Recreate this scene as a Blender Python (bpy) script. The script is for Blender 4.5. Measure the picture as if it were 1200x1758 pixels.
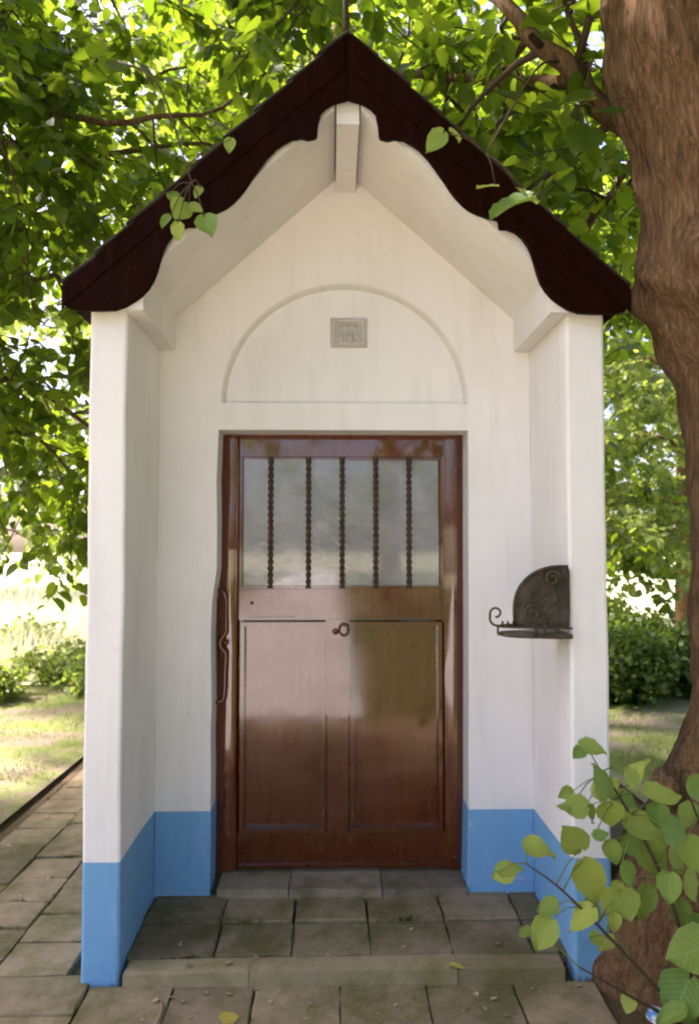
import bpy, bmesh, math, random
import numpy as np
from mathutils import Vector, Matrix

R = math.radians
rnd = random.Random(7)
for o in list(bpy.data.objects):
    bpy.data.objects.remove(o, do_unlink=True)
sc = bpy.context.scene
COL = sc.collection

# ------------------------------------------------------------------ camera
CAM = Vector((-0.057, -3.0, 1.575))
pitch, yaw = R(2.85), R(1.215)
fw = Vector((math.sin(yaw)*math.cos(pitch), math.cos(yaw)*math.cos(pitch), math.sin(pitch)))
rt = Vector((math.cos(yaw), -math.sin(yaw), 0))
up = rt.cross(fw)
cd = bpy.data.cameras.new('camera')
cam = bpy.data.objects.new('camera', cd)
COL.objects.link(cam)
cam.matrix_world = Matrix(((rt.x, up.x, -fw.x, CAM.x), (rt.y, up.y, -fw.y, CAM.y), (rt.z, up.z, -fw.z, CAM.z), (0, 0, 0, 1)))
cd.sensor_fit = 'VERTICAL'
cd.sensor_height = 36
cd.sensor_width = 24.6
cd.lens = 28.0
cd.clip_end = 2000
cd.dof.use_dof = True
cd.dof.focus_distance = 3.3
cd.dof.aperture_fstop = 2.8
sc.camera = cam

# ------------------------------------------------------------------ sky and sun
SUN_EL, SUN_AZ = R(50), R(-68)          # azimuth from +Y (behind the chapel), negative = towards -X
wd = bpy.data.worlds.new('World')
sc.world = wd
wd.use_nodes = True
nt = wd.node_tree
sky = nt.nodes.new('ShaderNodeTexSky')
sky.sky_type = 'NISHITA'
sky.sun_disc = False
sky.sun_elevation = SUN_EL
sky.sun_rotation = SUN_AZ
sky.air_density = 1.0
sky.dust_density = 4.0
sky.ozone_density = 1.0
bg = nt.nodes['Background']
bg.inputs['Strength'].default_value = 0.13
nt.links.new(sky.outputs[0], bg.inputs['Color'])
sd = bpy.data.lights.new('sun', 'SUN')
sd.energy = 5.0
sd.angle = R(4.0)
sd.color = (1.0, 0.94, 0.84)
sun = bpy.data.objects.new('sun', sd)
COL.objects.link(sun)
sun.location = (-6, 8, 14)
tosun = Vector((math.sin(SUN_AZ)*math.cos(SUN_EL), math.cos(SUN_AZ)*math.cos(SUN_EL), math.sin(SUN_EL)))
sun.rotation_euler = tosun.to_track_quat('Z', 'Y').to_euler()

vs = sc.view_settings
vs.view_transform = 'Standard'
vs.look = 'None'
vs.gamma = 1.0
vs.exposure = 2.12
vs.use_white_balance = True          # film balanced for the green shade
vs.white_balance_temperature = 6600
vs.white_balance_tint = 26
sc.cycles.use_denoising = True
sc.cycles.max_bounces = 10
sc.cycles.diffuse_bounces = 5
sc.cycles.glossy_bounces = 4
sc.cycles.transmission_bounces = 6
sc.cycles.caustics_reflective = False
sc.cycles.caustics_refractive = False
sc.cycles.sample_clamp_indirect = 6
sc.cycles.filter_width = 2.1

# ------------------------------------------------------------------ materials
def mat(name, rough=.7, spec=.3):
    m = bpy.data.materials.new(name)
    m.use_nodes = True
    b = m.node_tree.nodes['Principled BSDF']
    b.inputs['Roughness'].default_value = rough
    b.inputs['Specular IOR Level'].default_value = spec
    return m, m.node_tree, b

def N(t, typ, **kw):
    n = t.nodes.new(typ)
    for k, v in kw.items():
        if k.startswith('_'):
            setattr(n, k[1:], v)
        else:
            n.inputs[k.replace('__', ' ')].default_value = v
    return n

def coords(t, kind='Object', scale=(1, 1, 1), world=False):
    if world:
        g = t.nodes.new('ShaderNodeNewGeometry'); src = g.outputs['Position']
    else:
        g = t.nodes.new('ShaderNodeTexCoord'); src = g.outputs[kind]
    mp = t.nodes.new('ShaderNodeMapping')
    mp.inputs['Scale'].default_value = scale
    t.links.new(src, mp.inputs[0])
    return mp.outputs[0]

def noise(t, co, scale, detail=4, rough=.55, dist=0):
    n = N(t, 'ShaderNodeTexNoise', Scale=scale, Detail=detail, Roughness=rough, Distortion=dist)
    t.links.new(co, n.inputs['Vector'])
    return n.outputs['Fac']

def ramp(t, fac, stops):
    r = t.nodes.new('ShaderNodeValToRGB')
    e = r.color_ramp.elements
    while len(e) < len(stops):
        e.new(.5)
    for el, (p, c) in zip(e, stops):
        el.position = p
        el.color = (*c, 1) if len(c) == 3 else c
    t.links.new(fac, r.inputs[0])
    return r.outputs[0]

def mix(t, fac, a, b, mode='MIX'):
    m = t.nodes.new('ShaderNodeMix')
    m.data_type = 'RGBA'
    m.blend_type = mode
    for i, v in ((0, fac), (6, a), (7, b)):
        if hasattr(v, 'is_linked') or hasattr(v, 'links'):
            t.links.new(v, m.inputs[i])
        elif i == 0:
            m.inputs[0].default_value = v
        else:
            m.inputs[i].default_value = (*v, 1)
    return m.outputs[2]

def math_(t, op, a, b=0.0):
    m = t.nodes.new('ShaderNodeMath')
    m.operation = op
    for i, v in enumerate((a, b)):
        if hasattr(v, 'links'):
            t.links.new(v, m.inputs[i])
        else:
            m.inputs[i].default_value = v
    return m.outputs[0]

def bump(t, b, h, strength=.3, dist=.01, prev=None):
    n = N(t, 'ShaderNodeBump', Strength=strength, Distance=dist)
    t.links.new(h, n.inputs['Height'])
    if prev is not None:
        t.links.new(prev, n.inputs['Normal'])
    t.links.new(n.outputs[0], b.inputs['Normal'])
    return n.outputs[0]

M = {}

def stucco(name, base, dirt, dirt_amt=.35, patch=(.66, .63, .57), patch_amt=.30, chip=None):
    m, t, b = mat(name, .8, .25)
    co = coords(t, world=True)
    cs = coords(t, world=True, scale=(6, 6, .55))
    big = noise(t, co, 1.7, 5, .6)
    streak = noise(t, cs, 2.2, 6, .65)
    d = ramp(t, streak, [(.5, (0, 0, 0)), (.78, (1, 1, 1))])
    c = mix(t, ramp(t, big, [(.3, (0, 0, 0)), (.75, (1, 1, 1))]), base, tuple(x*.885 for x in base))
    f = math_(t, 'MULTIPLY', d, dirt_amt)
    c = mix(t, f, c, dirt)
    sp = noise(t, co, 60, 3, .7)
    c = mix(t, math_(t, 'MULTIPLY', ramp(t, sp, [(.7, (0, 0, 0)), (.78, (1, 1, 1))]), .35), c, tuple(x*.6 for x in dirt))
    vo = t.nodes.new('ShaderNodeTexVoronoi')
    vo.feature = 'DISTANCE_TO_EDGE'
    vo.inputs['Scale'].default_value = 1.9
    wv = N(t, 'ShaderNodeTexNoise', Scale=6.0, Detail=5.0)
    t.links.new(co, wv.inputs['Vector'])
    va = t.nodes.new('ShaderNodeVectorMath'); va.operation = 'MULTIPLY_ADD'
    t.links.new(wv.outputs['Color'], va.inputs[0]); va.inputs[1].default_value = (.22, .22, .22)
    t.links.new(co, va.inputs[2]); t.links.new(va.outputs[0], vo.inputs['Vector'])
    crack = ramp(t, vo.outputs['Distance'], [(.0, (1, 1, 1)), (.006, (0, 0, 0))])
    cmask = ramp(t, noise(t, co, 1.1, 3), [(.54, (0, 0, 0)), (.62, (1, 1, 1))])
    ck = math_(t, 'MULTIPLY', crack, cmask)
    c = mix(t, math_(t, 'MULTIPLY', ck, .22), c, tuple(x*.45 for x in dirt))
    blot = ramp(t, noise(t, co, 3.3, 7, .72), [(.58, (0, 0, 0)), (.70, (1, 1, 1))])
    c = mix(t, math_(t, 'MULTIPLY', blot, patch_amt), c, patch)
    if chip:
        cn = ramp(t, noise(t, co, 17, 7, .78, .3), [(.635, (0, 0, 0)), (.655, (1, 1, 1))])
        c = mix(t, math_(t, 'MULTIPLY', cn, .8), c, chip)
    t.links.new(c, b.inputs['Base Color'])
    brush = noise(t, coords(t, world=True, scale=(1, 1, 9)), 11, 5, .7)
    p = bump(t, b, noise(t, co, 5, 4, .6), .35, .02)
    p = bump(t, b, brush, .10, .006, p)
    p = bump(t, b, noise(t, co, 45, 5, .65), .30, .004, p)
    br = t.nodes.new('ShaderNodeTexBrick')            # brickwork telegraphing through thick limewash
    br.inputs['Scale'].default_value = 1.0
    br.inputs['Brick Width'].default_value = .21
    br.inputs['Row Height'].default_value = .062
    br.inputs['Mortar Size'].default_value = .006
    br.inputs['Mortar Smooth'].default_value = 1.0
    g = t.nodes.new('ShaderNodeNewGeometry')
    sx = t.nodes.new('ShaderNodeSeparateXYZ')
    t.links.new(g.outputs['Position'], sx.inputs[0])
    cx = t.nodes.new('ShaderNodeCombineXYZ')
    t.links.new(math_(t, 'ADD', sx.outputs[0], sx.outputs[1]), cx.inputs[0])
    t.links.new(sx.outputs[2], cx.inputs[1])
    wob = N(t, 'ShaderNodeTexNoise', Scale=5.0, Detail=3.0)
    t.links.new(g.outputs['Position'], wob.inputs['Vector'])
    ad = t.nodes.new('ShaderNodeVectorMath'); ad.operation = 'MULTIPLY_ADD'
    t.links.new(wob.outputs['Color'], ad.inputs[0]); ad.inputs[1].default_value = (.05, .05, .05)
    t.links.new(cx.outputs[0], ad.inputs[2])
    t.links.new(ad.outputs[0], br.inputs['Vector'])
    bump(t, b, math_(t, 'SUBTRACT', 1.0, br.outputs['Fac']), .07, .003, p)
    return m

M['white'] = stucco('white_limewash', (.80, .775, .745), (.50, .48, .40), .30)
M['blue'] = stucco('blue_plinth_paint', (.165, .38, .61), (.11, .26, .42), .40, (.28, .45, .66), .5, (.55, .55, .52))
M['arch_grey'] = stucco('grey_limewash', (.68, .65, .59), (.48, .45, .38), .4)  # slightly greyer limewash for the arch chamfer
M['ceil'] = stucco('ceiling_whitewash', (.76, .73, .69), (.5, .45, .36), .30)

def wood(name, base, dark, rough=.3, gloss=.5, lump=.2, chips=True, lscale=4.0, chip_c=(.30, .20, .12)):
    m, t, b = mat(name, rough, gloss)
    co = coords(t, world=True)
    cs = coords(t, world=True, scale=(14, 14, 1))
    gr = noise(t, cs, 3, 6, .6)
    c = mix(t, ramp(t, gr, [(.3, (0, 0, 0)), (.7, (1, 1, 1))]), dark, base)
    if chips:
        ch = noise(t, coords(t, world=True, scale=(3, 3, 1)), 26, 6, .75, .4)
        c = mix(t, math_(t, 'MULTIPLY', ramp(t, ch, [(.60, (0, 0, 0)), (.68, (1, 1, 1))]), .45), c, chip_c)
        scr = noise(t, coords(t, world=True, scale=(9, 9, 1)), 7, 7, .8, 1.2)
        c = mix(t, math_(t, 'MULTIPLY', ramp(t, scr, [(.63, (0, 0, 0)), (.67, (1, 1, 1))]), .35), c, tuple(x*1.15 for x in chip_c))
    t.links.new(c, b.inputs['Base Color'])
    rg = noise(t, co, 7, 4, .6)
    rr = t.nodes.new('ShaderNodeMapRange')
    rr.inputs[1].default_value = .3; rr.inputs[2].default_value = .7
    rr.inputs[3].default_value = rough*.55; rr.inputs[4].default_value = rough*1.6
    t.links.new(rg, rr.inputs[0])
    t.links.new(rr.outputs[0], b.inputs['Roughness'])
    if gloss > .5:
        b.inputs['Coat Weight'].default_value = .8
        b.inputs['Coat IOR'].default_value = 1.85
        b.inputs['Specular IOR Level'].default_value = .08
        cr = math_(t, 'MULTIPLY', rr.outputs[0], .30)
        t.links.new(cr, b.inputs['Coat Roughness'])
    p = bump(t, b, noise(t, co, lscale, 3, .5), lump, .03)
    p = bump(t, b, gr, .16, .004, p)
    bump(t, b, noise(t, co, 90, 4, .7), .12, .002, p)
    return m

M['door'] = wood('brown_gloss_paint', (.105, .0185, .0004), (.06, .009, .0003), .28, .51, .26)
M['post'] = wood('thick_brown_gloss', (.13, .026, .002), (.08, .013, .0015), .15, .6, .8, lscale=11)
M['barge'] = wood('dark_bargeboard_paint', (.014, .0030, .0005), (.007, .0014, .0002), .5, .03, .35, True, 4.0, (.05, .022, .009))
M['bar'] = wood('dark_bar_paint', (.055, .018, .002), (.03, .009, .001), .35, .4, .2)
M['iron_dark'] = wood('blackened_iron', (.034, .026, .011), (.012, .008, .003), .55, .4, .5, lscale=20)
M['iron'] = wood('rusted_iron', (.075, .058, .026), (.022, .013, .005), .6, .4, .5, lscale=20)
M['brass'] = wood('painted_lock', (.16, .06, .025), (.09, .03, .012), .3, .5, .3)

m, t, b = mat('obscured_glass', .12, .5)
co = coords(t, world=True)
t.links.new(ramp(t, noise(t, co, 6, 4), [(.3, (.16, .165, .175)), (.7, (.26, .265, .275))]), b.inputs['Base Color'])
bump(t, b, noise(t, co, 9, 4, .6), .35, .012)
b.inputs['Coat Weight'].default_value = 1.0
b.inputs['Coat IOR'].default_value = 1.6
b.inputs['Coat Roughness'].default_value = .045
M['glass'] = m

def stone(name, c1, c2, moss, moss_amt=.5, rough=.85):
    m, t, b = mat(name, rough, .3)
    co = coords(t, world=True)
    oi = t.nodes.new('ShaderNodeObjectInfo')
    c = mix(t, noise(t, co, 9, 6, .65), c1, c2)
    c = mix(t, ramp(t, noise(t, co, 2.6, 7, .74), [(.42, (0, 0, 0)), (.60, (1, 1, 1))]), c, moss) if moss_amt > 0 else c
    v = t.nodes.new('ShaderNodeMapRange')
    v.inputs[3].default_value = .72; v.inputs[4].default_value = 1.18
    t.links.new(oi.outputs['Random'], v.inputs[0])
    cc = t.nodes.new('ShaderNodeCombineColor')
    for i in range(3):
        t.links.new(v.outputs[0], cc.inputs[i])
    c = mix(t, 1.0, c, cc.outputs[0], 'MULTIPLY')
    sp = ramp(t, noise(t, co, 70, 4, .7), [(.62, (0, 0, 0)), (.75, (1, 1, 1))])
    c = mix(t, math_(t, 'MULTIPLY', sp, .35), c, tuple(min(1, x*1.9) for x in c2))
    t.links.new(c, b.inputs['Base Color'])
    p = bump(t, b, noise(t, co, 14, 5, .65), .5, .01)
    bump(t, b, noise(t, co, 110, 4, .7), .4, .003, p)
    return m

M['slab'] = stone('paving_concrete', (.185, .142, .088), (.315, .246, .158), (.12, .105, .040))
M['kerb'] = stone('kerb_stone', (.235, .185, .105), (.35, .285, .18), (.18, .155, .06))
M['sill'] = stone('sill_bluestone', (.20, .162, .115), (.36, .30, .235), (.15, .122, .07))
M['plaque'] = stone('plaque_stone', (.46, .43, .38), (.6, .57, .52), (.46, .43, .38))
M['slate'] = stone('roof_slate', (.014, .009, .007), (.035, .026, .018), (.03, .026, .012))

def soil_mat(name, a, c_, g, gs=(.45, .6), sc_=1.2):
    m, t, b = mat(name, .95, .1)
    co = coords(t, world=True)
    c = mix(t, noise(t, co, 12, 8, .7), a, c_)
    c = mix(t, ramp(t, noise(t, co, sc_, 8, .68), [(gs[0], (0, 0, 0)), (gs[1], (1, 1, 1))]), c, g)
    t.links.new(c, b.inputs['Base Color'])
    p = bump(t, b, noise(t, co, 10, 6, .7), .8, .04)
    bump(t, b, noise(t, co, 60, 5, .7), .6, .01, p)
    return m

M['soil'] = soil_mat('bare_soil', (.085, .055, .032), (.17, .12, .08), (.10, .085, .04))
M['lawn'] = soil_mat('worn_lawn', (.20, .16, .11), (.30, .25, .18), (.15, .19, .05), (.42, .56), 1.5)
M['meadow'] = soil_mat('meadow_ground', (.46, .45, .28), (.56, .55, .38), (.42, .46, .24))

m, t, b = mat('bark', .9, .2)
co = coords(t, world=True, scale=(1, 1, .12))
gr = noise(t, co, 62, 9, .75, .35)
c = ramp(t, gr, [(.32, (.055, .028, .012)), (.52, (.19, .108, .052)), (.72, (.34, .22, .125))])
vb = t.nodes.new('ShaderNodeTexVoronoi')
vb.feature = 'DISTANCE_TO_EDGE'
vb.inputs['Scale'].default_value = 34
cb_ = coords(t, world=True, scale=(1, 1, .17))
wb_ = N(t, 'ShaderNodeTexNoise', Scale=7.0, Detail=5.0, Roughness=.65)
t.links.new(cb_, wb_.inputs['Vector'])
vm = t.nodes.new('ShaderNodeVectorMath'); vm.operation = 'MULTIPLY_ADD'
t.links.new(wb_.outputs['Color'], vm.inputs[0]); vm.inputs[1].default_value = (.22, .22, .22)
t.links.new(cb_, vm.inputs[2]); t.links.new(vm.outputs[0], vb.inputs['Vector'])
fis = ramp(t, vb.outputs['Distance'], [(.0, (0, 0, 0)), (.16, (1, 1, 1))])
c = mix(t, math_(t, 'MULTIPLY', math_(t, 'SUBTRACT', 1.0, fis), .32), c, (.06, .03, .013))
c = mix(t, ramp(t, noise(t, coords(t, world=True), 3.2, 6, .7), [(.56, (0, 0, 0)), (.78, (1, 1, 1))]), c, (.20, .135, .05))
t.links.new(c, b.inputs['Base Color'])
p = bump(t, b, fis, .30, .010)
p = bump(t, b, gr, .9, .022, p)
bump(t, b, noise(t, coords(t, world=True), 45, 6, .7), .5, .008, p)
M['bark'] = m
m, t, b = mat('twig_bark', .85, .2)
b.inputs['Base Color'].default_value = (.06, .04, .022, 1)
M['twig'] = m

def leaf_mat(name, d1, d2, t1, t2, tw=.5, veins=False):
    m = bpy.data.materials.new(name)
    m.use_nodes = True
    t = m.node_tree
    b = t.nodes['Principled BSDF']
    out = t.nodes['Material Output']
    g = t.nodes.new('ShaderNodeNewGeometry')
    oi = t.nodes.new('ShaderNodeObjectInfo')
    r = math_(t, 'FRACT', math_(t, 'ADD', g.outputs['Random Per Island'], oi.outputs['Random']))
    cd_ = mix(t, r, d1, d2)
    ct = mix(t, r, t1, t2)
    if veins:
        co = coords(t, 'Object')
        sx = t.nodes.new('ShaderNodeSeparateXYZ')
        t.links.new(co, sx.inputs[0])
        ax = math_(t, 'ABSOLUTE', sx.outputs[0])
        mid_ = math_(t, 'LESS_THAN', ax, .013)
        fr = math_(t, 'FRACT', math_(t, 'MULTIPLY', math_(t, 'SUBTRACT', sx.outputs[1], math_(t, 'MULTIPLY', ax, .85)), 7.5))
        lat = math_(t, 'LESS_THAN', fr, .13)
        vn = math_(t, 'MAXIMUM', mid_, lat)
        cd_ = mix(t, math_(t, 'MULTIPLY', vn, .45), cd_, (.50, .54, .22))
        spn = noise(t, co, 3.1, 4, .6)
        cd_ = mix(t, math_(t, 'MULTIPLY', ramp(t, spn, [(.66, (0, 0, 0)), (.70, (1, 1, 1))]), .7), cd_, (.30, .20, .06))
        w = N(t, 'ShaderNodeTexNoise', Scale=5.0, Detail=6.0, Roughness=.7)
        t.links.new(co, w.inputs['Vector'])
        cd_ = mix(t, math_(t, 'MULTIPLY', w.outputs['Fac'], .7), cd_, tuple(x*.62 for x in d1))
        bump(t, b, w.outputs['Fac'], .6, .01)
    t.links.new(cd_, b.inputs['Base Color'])
    b.inputs['Roughness'].default_value = .45
    b.inputs['Specular IOR Level'].default_value = .35
    tr = t.nodes.new('ShaderNodeBsdfTranslucent')
    t.links.new(ct, tr.inputs[0])
    ms = t.nodes.new('ShaderNodeMixShader')
    ms.inputs[0].default_value = tw
    t.links.new(b.outputs[0], ms.inputs[1])
    t.links.new(tr.outputs[0], ms.inputs[2])
    t.links.new(ms.outputs[0], out.inputs[0])
    return m

M['leaf'] = leaf_mat('lime_leaf', (.042, .082, .008), (.085, .128, .011), (.13, .24, .007), (.29, .41, .02), .55)
M['leaf_pale'] = leaf_mat('pale_leaf', (.10, .16, .03), (.15, .21, .04), (.28, .40, .05), (.40, .5, .09))
M['leaf_young'] = leaf_mat('young_shoot_leaf', (.10, .22, .03), (.42, .48, .08), (.22, .36, .03), (.5, .57, .08), .30, True)
M['leaf_bush'] = leaf_mat('bush_leaf', (.05, .10, .018), (.10, .16, .03), (.12, .22, .02), (.2, .3, .04), .4)
M['grass'] = leaf_mat('grass_blade', (.12, .17, .035), (.20, .24, .07), (.2, .28, .04), (.3, .36, .09), .35)
M['hay'] = leaf_mat('pale_meadow_grass', (.58, .57, .42), (.68, .67, .54), (.55, .55, .3), (.62, .62, .4), .4)
M['moss'] = leaf_mat('joint_moss', (.05, .06, .014), (.11, .12, .03), (.08, .1, .02), (.12, .15, .03), .3)
M['dryleaf'] = leaf_mat('fallen_yellow_leaf', (.45, .33, .05), (.5, .42, .09), (.4, .3, .05), (.4, .35, .08), .2)
M['litter'] = leaf_mat('fallen_pale_bract', (.20, .15, .07), (.42, .35, .2), (.2, .15, .06), (.3, .25, .12), .2)
m, t, b = mat('blue_scrap', .5, .4)
t.links.new(ramp(t, noise(t, coords(t), 18, 3), [(.45, (.10, .30, .62)), (.55, (.75, .8, .85))]), b.inputs['Base Color'])
M['scrap'] = m

# ------------------------------------------------------------------ helpers
def link(name, me, m=None, parent=None, smooth=False):
    o = bpy.data.objects.new(name, me)
    COL.objects.link(o)
    if m is not None and not me.materials:
        me.materials.append(M[m] if isinstance(m, str) else m)
    if parent is not None:
        o.parent = parent
    if smooth:
        me.polygons.foreach_set('use_smooth', [True]*len(me.polygons))
    return o

def thing(name, label, cat, loc=(0, 0, 0), group=None):
    o = bpy.data.objects.new(name, None)
    COL.objects.link(o)
    o.location = loc
    o.empty_display_size = .1
    tag(o, label, cat, group)
    return o

def tag(o, label, cat, group=None):
    o['label'] = label
    o['category'] = cat
    if group:
        o['group'] = group
    return o

def from_bm(bm, name):
    bmesh.ops.recalc_face_normals(bm, faces=bm.faces)
    me = bpy.data.meshes.new(name)
    bm.to_mesh(me)
    bm.free()
    return me

def bevel_all(bm, w, seg=1):
    bmesh.ops.bevel(bm, geom=[e for e in bm.edges if len(e.link_faces) == 2 and e.calc_face_angle(0) > .6], offset=w, segments=seg, affect='EDGES', profile=.6)

def box(name, x0, x1, y0, y1, z0, z1, m, parent=None, bev=.004, seg=1, shear=None, jit=0):
    bm = bmesh.new()
    vs_ = [bm.verts.new(p) for p in [(x0, y0, z0), (x1, y0, z0), (x1, y1, z0), (x0, y1, z0), (x0, y0, z1), (x1, y0, z1), (x1, y1, z1), (x0, y1, z1)]]
    for f in [(0, 3, 2, 1), (4, 5, 6, 7), (0, 1, 5, 4), (1, 2, 6, 5), (2, 3, 7, 6), (3, 0, 4, 7)]:
        bm.faces.new([vs_[i] for i in f])
    if jit:
        for v in bm.verts:
            v.co += Vector((rnd.uniform(-jit, jit), rnd.uniform(-jit, jit), rnd.uniform(-jit, jit)))
    if shear:
        for v in bm.verts:
            v.co = Vector(shear(v.co))
    if bev:
        bevel_all(bm, bev, seg)
    return link(name, from_bm(bm, name), m, parent)

def prism(name, pts, y0, y1, m, parent=None, bev=0, axis='Y'):
    """polygon in XZ extruded along Y (or in YZ along X)"""
    bm = bmesh.new()
    def P(p, d):
        return (p[0], d, p[1]) if axis == 'Y' else (d, p[0], p[1])
    a = [bm.verts.new(P(p, y0)) for p in pts]
    c = [bm.verts.new(P(p, y1)) for p in pts]
    n = len(pts)
    bm.faces.new(a)
    bm.faces.new(list(reversed(c)))
    for i in range(n):
        j = (i+1) % n
        bm.faces.new([a[i], c[i], c[j], a[j]])
    bmesh.ops.recalc_face_normals(bm, faces=bm.faces)
    if bev:
        bevel_all(bm, bev)
    return link(name, from_bm(bm, name), m, parent)

class MB:
    def __init__(self):
        self.v, self.f = [], []
    def tube(self, pts, rad, n=6, cap=True):
        pts = [Vector(p) for p in pts]
        k = len(pts)
        if not hasattr(rad, '__len__'):
            rad = [rad]*k
        base = len(self.v)
        prev = None
        for i, p in enumerate(pts):
            d = (pts[min(i+1, k-1)] - pts[max(i-1, 0)]).normalized()
            if prev is None:
                a = d.orthogonal().normalized()
            else:
                a = (prev - d*prev.dot(d))
                a = a.normalized() if a.length > 1e-6 else d.orthogonal().normalized()
            prev = a
            b_ = d.cross(a)
            for j in range(n):
                th = 2*math.pi*j/n
                self.v.append(tuple(p + (a*math.cos(th) + b_*math.sin(th))*rad[i]))
        for i in range(k-1):
            for j in range(n):
                self.f.append((base+i*n+j, base+i*n+(j+1) % n, base+(i+1)*n+(j+1) % n, base+(i+1)*n+j))
        if cap:
            self.f.append(tuple(base+j for j in reversed(range(n))))
            self.f.append(tuple(base+(k-1)*n+j for j in range(n)))
    def build(self, name, m, parent=None, smooth=True):
        me = bpy.data.meshes.new(name)
        me.from_pydata(self.v, [], self.f)
        me.update()
        return link(name, me, m, parent, smooth)

def curve(pts, n=24):
    """Catmull-Rom through points"""
    P = [Vector(p) for p in pts]
    P = [P[0]*2-P[1]] + P + [P[-1]*2-P[-2]]
    out = []
    segs = len(P)-3
    per = max(2, n//segs)
    for s in range(segs):
        a, b_, c, d = P[s:s+4]
        for i in range(per):
            u = i/per
            out.append(.5*((2*b_) + (c-a)*u + (2*a-5*b_+4*c-d)*u*u + (3*b_-a-3*c+d)*u**3))
    out.append(P[-2])
    return out

# ------------------------------------------------------------------ ground, lawn, paving
def sheet(name, x0, x1, y0, y1, z, m, nx=1, ny=1, amp=0, seed=1):
    g = random.Random(seed)
    v, f = [], []
    for j in range(ny+1):
        for i in range(nx+1):
            x = x0+(x1-x0)*i/nx; y = y0+(y1-y0)*j/ny
            e = 0 if i in (0, nx) or j in (0, ny) else 1
            h = amp*e*(math.sin(x*2.1+1.3*math.sin(y*1.7))*.5+math.sin(y*3.1+x*1.1)*.35+g.uniform(-.25, .25))
            v.append((x, y, z+h))
    for j in range(ny):
        for i in range(nx):
            a = j*(nx+1)+i
            f.append((a, a+1, a+nx+2, a+nx+1))
    me = bpy.data.meshes.new(name)
    me.from_pydata(v, [], f)
    me.update()
    o = link(name, me, m, None, True)
    o['kind'] = 'structure'
    return o

sheet('ground', -900, 900, -900, 900, -.055, 'meadow')
sheet('bare_soil', -3.5, 4.5, -3.3, 6.5, -.032, 'soil', 60, 70, .012, 3)
sheet('lawn', -9, -1.97, -3.28, 6.6, .004, 'lawn', 70, 90, .022, 4)
sheet('lawn_strip', 1.9, 9, 1.2, 7.5, .0, 'lawn', 60, 60, .02, 5)

M['bounce_gravel'] = soil_mat('added_pale_gravel', (.62, .58, .52), (.76, .72, .66), (.66, .62, .54))
sheet('added_lane', -3.2, .25, -60, -3.3, -.024, 'bounce_gravel', 10, 40, .008, 9)  # unseen pale strip, added so the door's gloss mirrors bright ground
M['dark_lawn'] = soil_mat('painted_shade_lawn', (.09, .09, .04), (.12, .12, .05), (.075, .12, .028))  # tree shade is put into this lawn's dark green
sheet('dark_lawn', -40, 40, -60, -3.3, -.040, 'dark_lawn', 60, 50, .008, 10)  # unseen ground, kept dark so the door's right half mirrors shade
bed = sheet('paving_bed', -1.93, 1.1, -3.25, 3.1, -.018, 'soil', 30, 60, .004, 6)
bed.name = 'paving'
def unit_slab(k):
    q = random.Random(k)
    def edge(p0, p1, n=4):
        return [(p0[0]+(p1[0]-p0[0])*i/n, p0[1]+(p1[1]-p0[1])*i/n) for i in range(n)]
    c = [(-.5, -.5), (.5, -.5), (.5, .5), (-.5, .5)]
    ring = [p for i in range(4) for p in edge(c[i], c[(i+1) % 4])]
    bm = bmesh.new()
    rows_ = []
    for z, sc_, j in ((-.5, 1, 0), (.36, 1, .008), (.5, .980, .010)):
        rows_.append([bm.verts.new((x*sc_+q.uniform(-j, j)-(.05*x*(q.random() < .07)), y_*sc_+q.uniform(-j, j), z+q.uniform(-j, j))) for x, y_ in ring])
    n_ = len(ring)
    for a_, b2 in ((0, 1), (1, 2)):
        for i in range(n_):
            bm.faces.new([rows_[a_][i], rows_[a_][(i+1) % n_], rows_[b2][(i+1) % n_], rows_[b2][i]])
    bm.faces.new(rows_[2])
    me = from_bm(bm, 'slab')
    me.materials.append(M['slab'])
    return me
slab_mes = [unit_slab(k) for k in range(7)]
def slab(x0, x1, y0, y1, top=0.0, th=.05, parent=None, gap=.004, m=None, tilt=.006):
    me = rnd.choice(slab_mes)
    o = bpy.data.objects.new('slab', me)
    COL.objects.link(o)
    o.parent = parent
    g = gap*rnd.uniform(.5, 1.4)
    o.scale = (x1-x0-g, y1-y0-g, th)
    o.location = ((x0+x1)/2+rnd.uniform(-.003, .003), (y0+y1)/2+rnd.uniform(-.003, .003), top-th/2+rnd.uniform(-.004, .004))
    o.rotation_euler = (rnd.gauss(0, tilt), rnd.gauss(0, tilt), rnd.gauss(0, .007))
    return o
xs = [-.93, -.625, -.335, -.027, .283, .600, .90]
y = -.012
row = 0
while y > -2.9:
    off = 0 if row % 2 == 0 else .15
    for i in range(len(xs)-1):
        if i == len(xs)-2 and row < 4 and y < -.1:
            continue
        slab(xs[i]+off, xs[i+1]+off, y-.302, y, 0, .05, bed)
    y -= .305
    row += 1
# path along the left of the chapel
cols = [-1.86, -1.585, -1.325, -1.02]
y = 2.95
row = 0
while y > -2.9:
    h = .258
    for i in range(3):
        d = (0, .07, -.05)[i]
        slab(cols[i], cols[i+1]-(0 if i < 2 else (.025 if y+d > .27 else -.085)), y-h+d, y+d, .004, .05, bed, .006, None, .009)
    y -= h
    row += 1

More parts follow.
